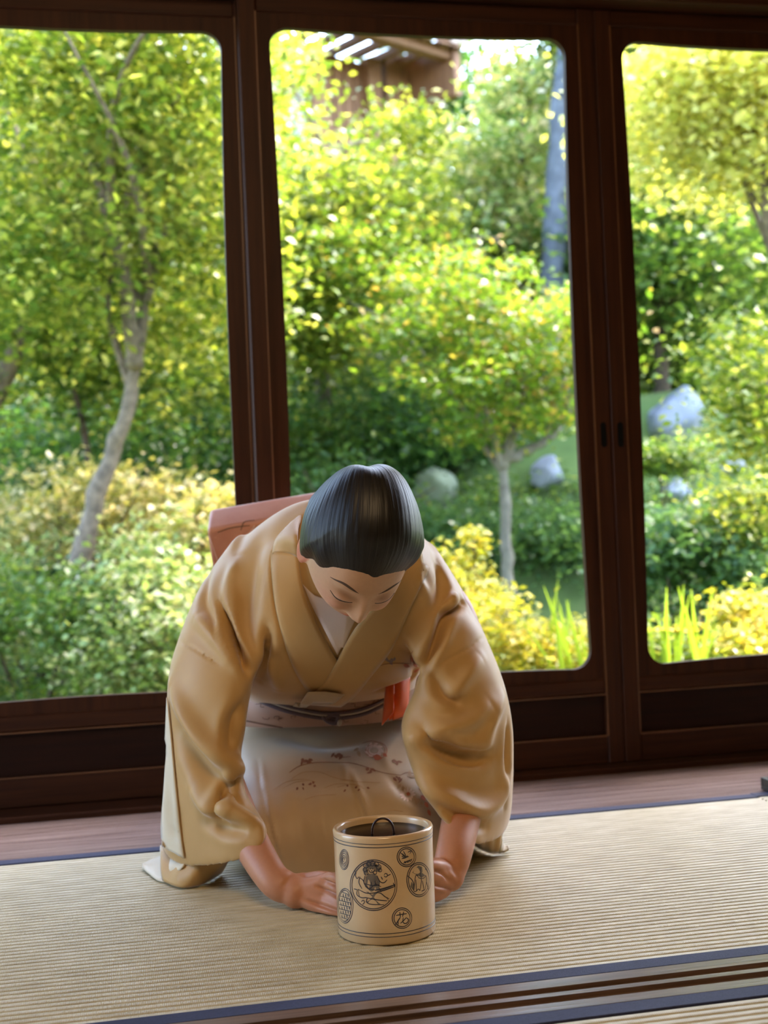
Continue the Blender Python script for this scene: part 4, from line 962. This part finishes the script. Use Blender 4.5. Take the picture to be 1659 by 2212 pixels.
# hairline height by sideways position: front edge, temple, in front of the ear, nape
xx = np.abs(pos[:, 0]); front = smooth01((pos[:, 1]+1.0)/3.5)
hz = 4.7-1.7*(xx/4.5)**2-1.6*smooth01((xx-5.2)/1.6)
hz = hz*front+(-6.5)*(1-front)
sd = pos[:, 2]-hz                                    # >0 is inside the hair
k_in = .16*smooth01((sd+.15)/.35)+.84*smooth01(sd/5.5)
vol = 1.9+.9*smooth01((pos[:, 2]-4)/6)*smooth01((2-pos[:, 1])/7)+.25*smooth01((np.abs(D[:, 0])-.45)/.4)
vol = vol*(.5+.5*smooth01((pos[:, 2]+2.0)/6.0))
th_ = np.where(sd > -.9, -.6+k_in*(vol+.6), -.6)
lob = .55*np.exp(-((D[:, 0]-.28)/.22)**2)*smooth01((-D[:, 1]-.15)/.5)-.55*np.exp(-((D[:, 0]+.02)/.10)**2)*smooth01((-D[:, 1]-.2)/.4)+.25*np.exp(-((D[:, 0]+.32)/.2)**2)*smooth01((-D[:, 1]-.2)/.5)
AZf = AZ.ravel(); POf = PO.ravel(); fade = np.sin(np.clip(POf, .25, 2.6))
strand = .45*(.045*np.sin(AZf*46+3*np.sin(POf*2.2)+np.sin(AZf*7)*2)+.035*np.sin(AZf*91+2.3*np.sin(POf*3.1+1))+.02*np.sin(AZf*23+5*np.sin(POf*1.4)))
hr = rr+th_+lob*k_in+strand*k_in*np.clip(fade, 0, 1)
hairV = hw(D*hr[:, None]*.01*HS); hf = [(i*na+j, i*na+(j+1) % na, (i+1)*na+(j+1) % na, (i+1)*na+j) for i in range(npol-1) for j in range(na)]
m, nt, n, l, bs = nmat('black_hair')
uvn = N(n, 'ShaderNodeUVMap'); mp = N(n, 'ShaderNodeMapping'); mp.inputs['Scale'].default_value = (420, 2.5, 1); l.new(uvn.outputs[0], mp.inputs[0])
t = N(n, 'ShaderNodeTexNoise'); t.inputs['Scale'].default_value = 1.0; t.inputs['Detail'].default_value = 5; l.new(mp.outputs[0], t.inputs['Vector'])
r = ramp(n, [(.3, (.0035,.003,.0025)), (.75, (.020,.016,.012))]); l.new(t.outputs['Fac'], r.inputs[0]); l.new(r.outputs[0], bs.inputs['Base Color'])
bs.inputs['Roughness'].default_value = .40; bs.inputs['Specular IOR Level'].default_value = .3; bump(n, l, bs, t.outputs['Fac'], .5, .0012)
hair = mesh_obj('hair', hairV, hf, m, person, smooth=True, uvs=np.stack([AZf/(2*math.pi), POf/math.pi], 1))
# low roll of hair at the back of the head
bun = []
for i in range(26):
    a = math.pi*(i/25); bun.append(hw(np.array([4.6*math.cos(a)*.9, -8.4-2.6*math.sin(a), -3.4+1.0*math.sin(a)])*.01*HS))
mesh_obj('hair_roll', *tube_data(bun, .028*(.55+.45*np.sin(np.linspace(0, math.pi, 26))), 18), m, person, smooth=True)
# brows and closed lids are fine hairs on the skin
M_BROW = plain('brow_hair', (.085,.045,.026), .7, .1)
M_LID = plain('lash_line', (.03,.015,.01), .6, .1)
def onface(x, z): 
    p = hw(np.array([x, 30, z])*.01*HS); d_ = -HR[:, 1]; loc, nr, i, dd = bb.ray_cast(Vector(p), Vector(d_)); return np.array(loc), np.array(nr)
def face_line(name, pts, w, mat, lift=.0005):
    pts = catmull(pts, 24); V = []; Fc = []
    for i, q in enumerate(pts):
        c, nr = onface(*q); a, _ = onface(*pts[max(0, i-1)]); b, _ = onface(*pts[min(23, i+1)]); s = np.cross(b-a, nr); s /= np.linalg.norm(s)
        ww = w*.5*max(.12, math.sin(math.pi*(i+.6)/24.2)**.7); V += [c-s*ww+nr*.0001, c+nr*lift, c+s*ww+nr*.0001]
    for i in range(23): Fc += [(3*i, 3*i+1, 3*i+4, 3*i+3), (3*i+1, 3*i+2, 3*i+5, 3*i+4)]
    return mesh_obj(name, V, Fc, mat, person, smooth=True)
for s in (-1, 1):
    face_line('eyebrow', [(s*1.5, 1.55), (s*2.7, 2.15), (s*4.0, 2.35), (s*5.4, 1.65)], .0046, M_BROW)
    face_line('eyelashes', [(s*1.7, -.80), (s*2.4, -1.05), (s*3.3, -1.15), (s*4.2, -.95), (s*4.9, -.45)], .0034, M_LID, .0008)

# --- garments
bodice = quad_obj('kimono_bodice', kv, kf, M_KIM, person)
skirt = quad_obj('kimono_skirt', sv, sf, M_SKIRT, person)
# obi, cord, collars, sleeve ends
ob = [ring((495,1552,2.63), (915,1532,2.63), (-.178,0), (.14,.03), p=2.6), ring((495,1520,2.61), (915,1500,2.61), (-.182,0), (.15,.04), p=2.6), ring((510,1480,2.58), (910,1460,2.58), (-.15,-.005), (.15,.06), p=2.6)]
ov, of = voxel([loft_data(smooth_rings(ob, 24))], .004); ov = lap(ov, of, 4, .5); obv = bvh_of(ov, of)
obi = quad_obj('obi_sash', ov, of, M_OBI, person)
obi['label'] = 'pink brocade obi sash'
cl = [(528,1488),(560,1512),(610,1532),(670,1545),(720,1549),(780,1541),(830,1520),(872,1494)]
def cord(off, r_, mat, lift):
    pts = []
    for x, y in catmull(cl, 40):
        h, nr = hit(obv, x, y+off)
        if h is not None: pts.append(h+nr*lift)
    return mesh_obj('obi_cord', *tube_data(pts, r_, 8), mat, person, smooth=True)
cord(0, .0042, M_CORD, .003); cord(-6, .0022, M_CORDL, .0035); cord(-10, .003, M_CORD, .003)
h0, n0 = hit(obv, 713, 1548)
kn = [h0+n0*.006+RH*a+UP*b for a, b in [(-.014, .006), (-.004, -.004), (.010, -.007), (.016, .004), (.004, .008), (-.008, .002)]]
mesh_obj('cord_knot', *tube_data(catmull(kn, 30), .0048, 8), M_CORD, person, smooth=True)
mesh_obj('cord_knot_bead', *ball(h0+n0*.008+RH*.017-UP*.006, (.005, .004, .007), 8), M_CORDL, person, smooth=True)
M_BROC = plain('brocade_thread', (.13,.06,.035), .6, .2)
gq = np.random.default_rng(3); lines = []
for i in range(26):
    x = 535+gq.random()*320; y = 1500+gq.random()*70; a = gq.random()*6.3
    lines.append([(x, y), (x+9*math.cos(a), y+5*math.sin(a)), (x+14*math.cos(a+.9), y+8*math.sin(a+.9)), (x+22*math.cos(a+.4), y+6*math.sin(a+1.4))])
strokes('obi_pattern', obv, lines, M_BROC, obi, .0014)
strokes('obi_edge_band', obv, [[(528,1556),(580,1566),(640,1576),(700,1582),(760,1580),(820,1566),(880,1545)]], M_BROC, obi, .006)
# collar bands
patch_on('under_collar', kb, [[(655,1262),(676,1312),(702,1362),(729,1412)], [(690,1290),(712,1330),(728,1360),(738,1395)], [(775,1300),(768,1335),(755,1365),(742,1398)]], M_UNDER, person, .0015, .002)
patch_on('collar', kb, [[(648,1200),(652,1245),(664,1300),(692,1360),(727,1418),(752,1455)], [(588,1195),(592,1262),(603,1335),(622,1410),(655,1470),(690,1502)]], M_KIM, person, .0045, .004, n=40, across=9, smooth_it=12)
patch_on('collar', kb, [[(886,1205),(860,1255),(815,1302),(764,1350),(729,1413),(703,1458),(652,1500)], [(908,1230),(890,1285),(862,1345),(838,1390),(800,1440),(768,1482),(735,1506)]], M_KIM, person, .0085, .004, n=44, across=9, smooth_it=20)
patch_on('collar_tip', kb, [[(667,1464),(704,1463),(742,1468)], [(655,1482),(690,1484),(722,1484)], [(634,1508),(655,1510),(690,1498)]], M_SKIRT, person, .015, .0015, n=12, across=8)
def on_k(px, py, d, lift=.005):
    h, nr = hit(kb, px, py); return h+nr*lift if h is not None and abs(proj(h)[2]-d) < .08 else P(px, py, d)
up_ = [on_k(650,1206,2.17), P(642,1165,2.20), P(655,1118,2.29), P(712,1078,2.36), P(775,1070,2.375), P(835,1088,2.36), P(882,1135,2.29), P(893,1178,2.20), on_k(886,1210,2.17)]
lo_ = [on_k(588,1200,2.20), on_k(600,1170,2.24), on_k(628,1142,2.29), P(700,1105,2.40), P(775,1095,2.42), P(845,1112,2.40), P(895,1158,2.31), on_k(904,1190,2.25), on_k(908,1234,2.20)]
A = catmull(up_, 48); Bq = catmull(lo_, 48)
grid_patch('nape_collar', np.stack([A*(1-t)+Bq*t+np.array([0, 0, .006*math.sin(math.pi*t)]) for t in np.linspace(0, 1, 7)], 1), M_KIM, person, .004)
patch_on('lit_sleeve_lining', kb, [[(368,1505),(364,1600),(358,1700),(352,1780),(350,1826)], [(370,1520),(379,1620),(388,1720),(396,1800),(404,1852)]], M_LIN, person, .003, .002, n=30, across=6)  # cream lining; the window light on this edge is put into its colour
def sheet(name, A, Bz, mat, bulge=(0, 0, 0), n=24, m_=9, wr=.003):
    A = catmull(A, n); B_ = catmull(Bz, n); rows = []
    for i in range(n):
        rows.append([A[i]*(1-t)+B_[i]*t+np.array(bulge)*math.sin(math.pi*t)+(-FH)*wr*math.sin(i*.9+t*2)*math.sin(math.pi*t) for t in np.linspace(0, 1, m_)])
    return grid_patch(name, rows, mat, person, .0025)
Z0 = .0035
sheet('sleeve_end', [P(349,1828,2.365), P(378,1850,2.32), P(405,1855,2.27), P(450,1850,2.25), P(505,1838,2.235)], [on_z(352,1903,Z0), on_z(378,1914,Z0), on_z(402,1917,Z0), on_z(440,1908,Z0), on_z(478,1886,Z0)], M_KIM, bulge=tuple(-FH*.012))
sheet('sleeve_end_lining', [P(347,1826,2.37), P(350,1840,2.36), P(378,1852,2.315), P(404,1860,2.268)], [on_z(356,1890,Z0+.004), on_z(362,1894,Z0+.006), on_z(374,1892,.012), P(390,1880,2.28)], M_LIN, bulge=tuple(-FH*.016))
fl1 = [on_z(309,1870,.007), on_z(318,1862,.006), on_z(338,1852,.005), on_z(360,1850,.005)]
fl2 = [on_z(309,1876,.005), on_z(322,1888,.003), on_z(345,1903,.003), on_z(385,1905,.003)]
sheet('sleeve_end_flap', fl1, fl2, M_LIN, bulge=(0, 0, .006), wr=.001)
sheet('sleeve_end', [P(1005,1794,2.245), P(1035,1796,2.29), P(1060,1792,2.32), P(1085,1780,2.35)], [on_z(1018,1822,Z0), on_z(1042,1836,Z0), on_z(1062,1843,Z0), on_z(1077,1842,Z0)], M_KIM, bulge=tuple(-FH*.008))
sheet('sleeve_end_flap', [P(1086,1782,2.352), P(1084,1812,2.37), on_z(1090,1826,.010), on_z(1098,1827,.016)], [on_z(1076,1842,Z0), on_z(1080,1843,Z0), on_z(1090,1840,.008), on_z(1099,1834,.012)], M_LIN, wr=.001)
# drum bow of the obi on her back
a0 = P(447,1146,2.70); av = P(765,1092,2.75)-a0; sdir_ = -FH*.62+UP*.78; nb = FH*.78+UP*.62
bm = bmesh.new(); bmesh.ops.create_cube(bm, size=1.0)
for v in bm.verts:
    q = np.array(v.co)+.5; p = a0+av*q[0]-sdir_*(.30*(1-q[2]))+nb*(.075*q[1])
    v.co = Vector(p)
bmesh.ops.bevel(bm, geom=bm.edges[:], offset=.010, segments=4, affect='EDGES', profile=.6)
bow = bm_obj('obi_bow', bm, M_BOW, person, smooth=True); bow['label'] = 'rust brocade drum bow of the obi'
bowb = BVHTree.FromPolygons([tuple(v.co+Vector(wloc(person))) for v in bow.data.vertices], [tuple(p.vertices) for p in bow.data.polygons])
M_GLINT = plain('pale_brocade_thread', (.66,.40,.34), .35, .2)
strokes('bow_pattern', bowb, [[(500,1180),(530,1160),(560,1150),(590,1135),(630,1125)], [(515,1165),(540,1150),(550,1135)], [(560,1148),(575,1128),(600,1122)], [(590,1140),(605,1128),(630,1132)]], M_GLINT, bow, .005)
strokes('bow_pattern', bowb, [[(470,1150),(500,1140),(540,1135)], [(520,1145),(528,1128),(550,1124)]], M_BROC, bow, .0025)
strokes('bow_edge_highlight', bowb, [[(450,1152),(458,1175),(468,1205),(480,1235)]], M_GLINT, bow, .0025)  # pale stroke painting the lit edge of the bow
# folded vermilion cloth tucked into the obi
fc = empty('folded_silk_cloth', P(852,1520,2.40), label='vermilion silk cloth folded and tucked into her obi', cat='cloth')
def cloth_sheet(name, c4, bul):
    a, b, c, d_ = [P(*q) for q in c4]; rows = [[(a*(1-u)+b*u)*(1-v)+(d_*(1-u)+c*u)*v+np.array(bul)*math.sin(math.pi*u)*math.sin(math.pi*min(1, v+.15)) for u in np.linspace(0, 1, 9)] for v in np.linspace(0, 1, 12)]
    return grid_patch(name, rows, M_RED, fc, .0018)
cloth_sheet('front_fold', [(834,1478,2.375), (852,1468,2.37), (850,1538,2.345), (825,1567,2.37)], tuple(-FH*.010))
cloth_sheet('back_fold', [(850,1468,2.372), (886,1462,2.40), (880,1545,2.39), (848,1556,2.365)], tuple(-FH*.012))
cloth_sheet('inner_fold', [(846,1472,2.39), (870,1466,2.40), (862,1545,2.39), (840,1556,2.385)], tuple(-FH*.004))

# --- embroidery on the lap and chest
g4 = lambda pts: [(480+x/3.456, 1380+y/3.456) for x, y in pts]
M_E1 = plain('brown_embroidery', (.24,.10,.05), .7, .2); M_E2 = plain('rust_embroidery', (.45,.13,.06), .7, .2); M_E3 = plain('pale_embroidery', (.68,.52,.42), .6, .2); M_E4 = plain('ochre_embroidery', (.42,.27,.14), .7, .2); M_E5 = plain('grey_embroidery', (.26,.20,.20), .7, .2)
strokes('embroidered_branch', sb, [g4(q) for q in [[(500,1000),(580,950),(700,925),(850,925),(970,930),(1080,960),(1200,1000),(1330,1020)], [(1330,1020),(1380,1000),(1440,1010)], [(820,870),(880,885),(960,882)], [(1050,780),(1110,765),(1170,775),(1220,800)]]], M_E1, skirt, .0022)
strokes('embroidered_grass', sb, [g4(q) for q in [[(515,1050),(600,1000),(720,995),(850,1040),(980,1060)], [(380,1130),(480,1070),(600,1050),(700,1070)], [(760,1115),(850,1085),(980,1090),(1060,1120)], [(620,1200),(720,1170),(850,1165)], [(880,1055),(1050,1070),(1180,1075)], [(450,1120),(540,1075),(640,1060)], [(860,1110),(960,1085),(1050,1105)], [(1180,1310),(1260,1280),(1350,1290)]]], M_E4, skirt, .0015)
def leafp(x, y, L, w, a):
    ca, sa = math.cos(a), math.sin(a); return [(x+ca*u-sa*v, y+sa*u+ca*v) for u, v in [(-L, 0), (-L*.4, w), (L*.3, w*.9), (L, 0), (L*.3, -w*.9), (-L*.4, -w)]]
gq = np.random.default_rng(9)
def spray(pts, L, w): return [g4(leafp(x, y, L*(.7+.6*gq.random()), w*(.7+.6*gq.random()), gq.random()*3.1)) for x, y in pts]
polys_on('embroidered_leaves', sb, spray([(595,925),(620,915),(645,920),(660,905),(600,905),(825,870),(850,880),(870,868),(885,885),(1285,915),(1305,930),(1325,920),(1085,975),(1110,985),(1100,1000),(1130,980),(1290,1050),(1320,1045),(1330,1060),(1305,1035)], 20, 10), M_E1, skirt)
polys_on('embroidered_buds', sb, spray([(560,1120),(605,1090),(605,1120),(650,1088),(680,1075),(690,1100),(660,1085),(935,1098),(1000,1110),(1020,1130),(915,1135),(1090,1115)], 11, 8), M_E1, skirt)
polys_on('embroidered_flowers', sb, [g4(leafp(1385+42*math.cos(a), 1165+34*math.sin(a), 20, 9, a)) for a in np.linspace(0, 6.28, 13)[:-1]]+[g4(leafp(1135+50*math.cos(a), 835+40*math.sin(a), 26, 14, a+.6)) for a in np.linspace(0, 6.28, 10)[:-1]], M_E3, skirt)
polys_on('embroidered_hearts', sb, [g4(leafp(1390, 1160, 16, 14, .3)), g4(leafp(1160, 888, 36, 22, .2)), g4(leafp(1215, 870, 20, 12, .7)), g4(leafp(1500, 1190, 26, 16, .9)), g4(leafp(1525, 1240, 26, 14, 1.1)), g4(leafp(1545, 1300, 28, 12, 1.2)), g4(leafp(1480, 1120, 20, 10, .9)), g4(leafp(1450, 1030, 20, 8, .8))], M_E2, skirt, .0009)
polys_on('embroidered_leaves', sb, spray([(1440,1195),(1465,1210),(1490,1230),(1450,1220),(1350,1120),(1320,1105),(1400,1010),(1425,1030),(1000,830),(1020,860)], 24, 11), M_E4, skirt, .0008)
strokes('embroidered_petal_lines', sb, [g4([(1135+r_*math.cos(a+k), 835+r_*.75*math.sin(a+k)) for a in np.linspace(0, 2.2, 7)]) for r_, k in [(30, 0), (48, 1.5), (62, 3), (80, 4.4), (95, 5.2), (70, .6)]], M_E2, skirt, .0014)
strokes('embroidered_sprig', kb, [g4(q) for q in [[(1155,205),(1230,185),(1320,180),(1400,185)], [(1425,90),(1405,130),(1405,190)]]], M_E1, bodice, .0016)
polys_on('embroidered_sprig_leaves', kb, spray([(1225,150),(1245,165),(1265,160),(1285,150),(1260,182)], 22, 11), M_E5, bodice)
polys_on('embroidered_sprig_flower', kb, [g4(leafp(1425, 155, 34, 18, 1.2)), g4(leafp(1375, 200, 26, 14, .3)), g4(leafp(1440, 195, 24, 12, .8)), g4(leafp(1450, 235, 26, 9, -.6))], M_E2, bodice)

# ------------------------------------------------------------------ water jar
JC = on_z(836, 2010, .0002); JH = .1595; JRb, JRt = .0738, .0752
M_JAR, nt, n, l, bs = nmat('cream_glazed_ceramic')
t = N(n, 'ShaderNodeTexNoise'); t.inputs['Scale'].default_value = 14; t.inputs['Detail'].default_value = 5; l.new(coords(n, l), t.inputs['Vector'])
r = ramp(n, [(.3, (.60,.40,.20)), (.7, (.68,.47,.26))]); l.new(t.outputs['Fac'], r.inputs[0]); l.new(r.outputs[0], bs.inputs['Base Color'])
bs.inputs['Roughness'].default_value = .28; bs.inputs['Coat Weight'].default_value = .5; bs.inputs['Coat Roughness'].default_value = .12
M_LAC = plain('black_lacquer', (.006,.003,.0025), .22, .2, 8, spec=.3); M_INK = plain('underglaze_ink', (.035,.033,.045), .4, .2); M_WASH = plain('pale_ink_wash', (.17,.135,.10), .4, .3, 60)
def lathe(prof, seg=96, c=None):
    c = JC if c is None else c; V = []
    for r_, z in prof:
        for k in range(seg):
            a = 2*math.pi*k/seg; V.append((c[0]+r_*math.cos(a), c[1]+r_*math.sin(a), c[2]+z))
    m_ = len(prof); Fc = [(i*seg+k, i*seg+(k+1) % seg, (i+1)*seg+(k+1) % seg, (i+1)*seg+k) for i in range(m_-1) for k in range(seg)]
    return V, Fc
jar = empty('water_jar', JC, label='cream ceramic water jar with ink medallions and black lid', cat='jar')
prof = [(.0001, .004), (.066, .004), (.068, 0), (JRb-.002, .0005), (JRb, .003), (JRb+.0008, .04), (JRb+.0012, .09), (JRt, .14), (JRt+.0006, .150), (JRt+.0012, .1555), (JRt-.0003, .1590), (JRt-.0028, JH), (JRt-.0055, .1585), (JRt-.0068, .155), (JRt-.007, .10), (JRt-.007, .012), (.0001, .010)]
V, Fc = lathe(prof); jb_o = mesh_obj('jar_body', V, Fc, M_JAR, jar, smooth=True); jb = BVHTree.FromPolygons([tuple(v) for v in V], Fc)
lid = mesh_obj('lid', *lathe([(.0001, .148), (.05, .1478), (.064, .1482), (JRt-.0085, .1492), (JRt-.0078, .1485), (JRt-.0078, .145), (.0001, .145)]), M_LAC, jar, smooth=True)
hp = [JC+RH*(.0165*math.cos(a))+UP*(.1475+.0235*max(0, math.sin(a))**.8)+FH*(-.004) for a in np.linspace(0, math.pi, 30)]
mesh_obj('lid_handle', *tube_data(hp, .0018, 10), plain('dark_handle', (.03,.012,.008), .3, .2), lid, smooth=True)
# underglaze rings
def inkring(z, r_, w, h=.0003):
    return lathe([(r_-.001, z-w/2), (r_+h, z-w/2), (r_+h, z+w/2), (r_-.001, z+w/2)])
for z, rr_, w in [(.1487, JRt+.0004, .0009), (.1440, JRt+.0002, .0012), (.0178, JRb+.0003, .0011), (.0128, JRb+.0002, .0010)]:
    mesh_obj('ink_ring', *inkring(z, rr_, w), M_INK, jb_o, smooth=True)
g3 = lambda pts: [(680+x/4.608, 1720+y/4.608) for x, y in pts]
def ell(cx, cy, rx, ry, n_=40, a0=0, a1=6.2832): return [(cx+rx*math.cos(a), cy+ry*math.sin(a)) for a in np.linspace(a0, a1, n_)]
ink = []; wash = []
for cx, cy, rx, ry in [(585,885,232,252), (912,603,93,98), (1035,830,120,170), (868,1213,97,102)]:
    ink += [ell(cx, cy, rx, ry), ell(cx, cy, rx-17, ry-17)]
ink += [ell(293, 630, 46, 100), ell(293, 630, 36, 86), ell(292, 630, 26, 66), ell(290, 632, 17, 45, a0=.4, a1=6.0), ell(289, 632, 9, 24, a0=1, a1=6.5)]
ink += [ell(303, 1090, 78, 172), ell(300, 1090, 64, 155)]
for k in range(-3, 4):
    y = 1090+k*42; w = 58*math.sqrt(max(.05, 1-(k*42/155)**2)); ink.append([(300-w, y-14), (300, y), (300+w, y+12)])
for k in range(-2, 3):
    x = 300+k*24; h_ = 150*math.sqrt(max(.05, 1-(k*24/64)**2))
    for q in range(-3, 3):
        y = 1090+q*42+8
        if abs(y+15-1090) < h_: ink.append(([(x+(8 if q % 2 else -4), y), (x+(10 if q % 2 else -2), y+30)], .0022))
# crane over grass
ink += [[(850,560),(880,585),(905,605),(935,600)], [(865,620),(900,612),(925,590)], [(870,570),(895,600)], [(880,545),(905,590)], [(925,560),(945,545),(960,550),(945,570)], [(885,670),(895,645),(905,668),(915,640),(925,664),(940,635),(950,655),(968,620)], [(890,660),(960,630)]]
wash += [[(862,600),(885,580),(915,595),(930,605),(895,622)]]
# iris medallion
ink += [[(920,790),(965,830),(985,880),(985,950)], [(1055,700),(1050,760),(1062,820)], [(985,950),(1000,800),(1020,790),(1030,810)], [(1010,945),(1005,830)], [(1030,810),(1060,830),(1045,940)], [(1062,820),(1090,810),(1105,790),(1110,850),(1095,930)], [(1070,840),(1085,930)], [(1045,940),(1030,920),(1010,945),(985,950)], [(1110,850),(1130,930)], [(1095,930),(1060,945)]]
wash += [[(960,850),(985,880),(985,945),(950,900)], [(1030,690),(1055,700),(1110,720),(1140,800),(1100,790),(1060,810),(1010,780),(970,760)]]
# flower character
ink += [([(808,1187),(850,1178),(915,1168)], .0016), ([(845,1152),(852,1205)], .0016), ([(885,1148),(872,1200)], .0016), ([(850,1205),(828,1240),(800,1282)], .0018), ([(830,1240),(826,1290)], .0015), ([(912,1205),(880,1240),(852,1265)], .0016), ([(880,1205),(876,1250),(900,1268),(928,1248),(930,1222),(912,1212)], .0016)]
# seated figure with a lute: curls, face, robe, lute
for cx, cy, r_ in [(510,690,24), (540,672,24), (575,668,26), (612,678,24), (638,705,24), (650,735,18), (500,730,20), (512,765,20), (600,760,18)]: ink.append((ell(cx, cy, r_, r_, 14), .0013))
wash += [ell(560, 690, 60, 34, 12), ell(505, 740, 24, 40, 10), ell(630, 720, 30, 34, 10), [(505,800),(560,770),(620,790),(650,850),(640,930),(560,950),(500,900)], [(430,930),(520,950),(620,950),(720,1010),(745,1050),(640,1075),(520,1060),(440,1000)], [(520,770),(600,770),(615,830),(530,830)]]
ink += [[(535,720),(545,750),(565,760),(590,745),(595,715)], [(548,725),(560,722)], [(572,722),(585,725)], [(560,742),(575,744)], [(445,810),(480,835),(500,880),(540,920),(620,935)], [(500,790),(490,860),(520,910)], [(620,790),(650,850),(690,860),(720,830)], [(450,800),(440,860),(470,920)], [(540,930),(600,880),(660,900)], ([(600,935),(660,925),(720,908),(798,880)], .0022), ([(620,950),(690,935),(790,900)], .0018), [(780,860),(800,910)], [(640,910),(660,955)], [(425,930),(420,980),(470,1010),(520,1010),(515,1050),(560,1075),(690,1080)], [(430,925),(520,965),(640,960),(700,1000),(740,1020)], [(520,1010),(620,1030),(720,1040)], [(390,920),(425,930)], [(400,780),(420,820),(440,800)], [(395,740),(410,760),(400,790)], [(690,780),(710,765),(725,790),(705,805),(690,790)], [(725,790),(755,775)], [(660,800),(675,830)], [(465,1050),(485,1030),(495,1060),(475,1075)], [(500,870),(580,890),(640,880)], [(560,850),(570,900)], [(600,840),(605,890)]]
polys_on('ink_wash', jb, [g3(w_) for w_ in wash], M_WASH, jb_o, .0002)
strokes('ink_drawing', jb, [(g3(q[0]), q[1]) if isinstance(q, tuple) else g3(q) for q in ink], M_INK, jb_o, .0014, lift=.00035, taper=.35)

# ------------------------------------------------------------------ dark tray at the edge of the next mat
tc = on_z(1645, 1753, .001)+np.array([.105, 0, 0]); tr0 = empty('tray', tc+np.array([.13, .04, 0]), label='low dark grey-green tray standing on the tatami', cat='tray')
M_TRAY = plain('dark_tray_lacquer', (.045,.050,.040), .4, .2)
x0, y0 = tc[0], tc[1]; x1, y1 = x0+.27, y0+.20
box('tray_base', x0, x1, y0, y1, .0015, .008, M_TRAY, tr0, .001)
for a in [(x0, x1, y0, y0+.009), (x0, x1, y1-.009, y1), (x0, x0+.009, y0+.009, y1-.009), (x1-.009, x1, y0+.009, y1-.009)]:
    box('tray_rim', *a, .008, .028, M_TRAY, tr0, .0015)
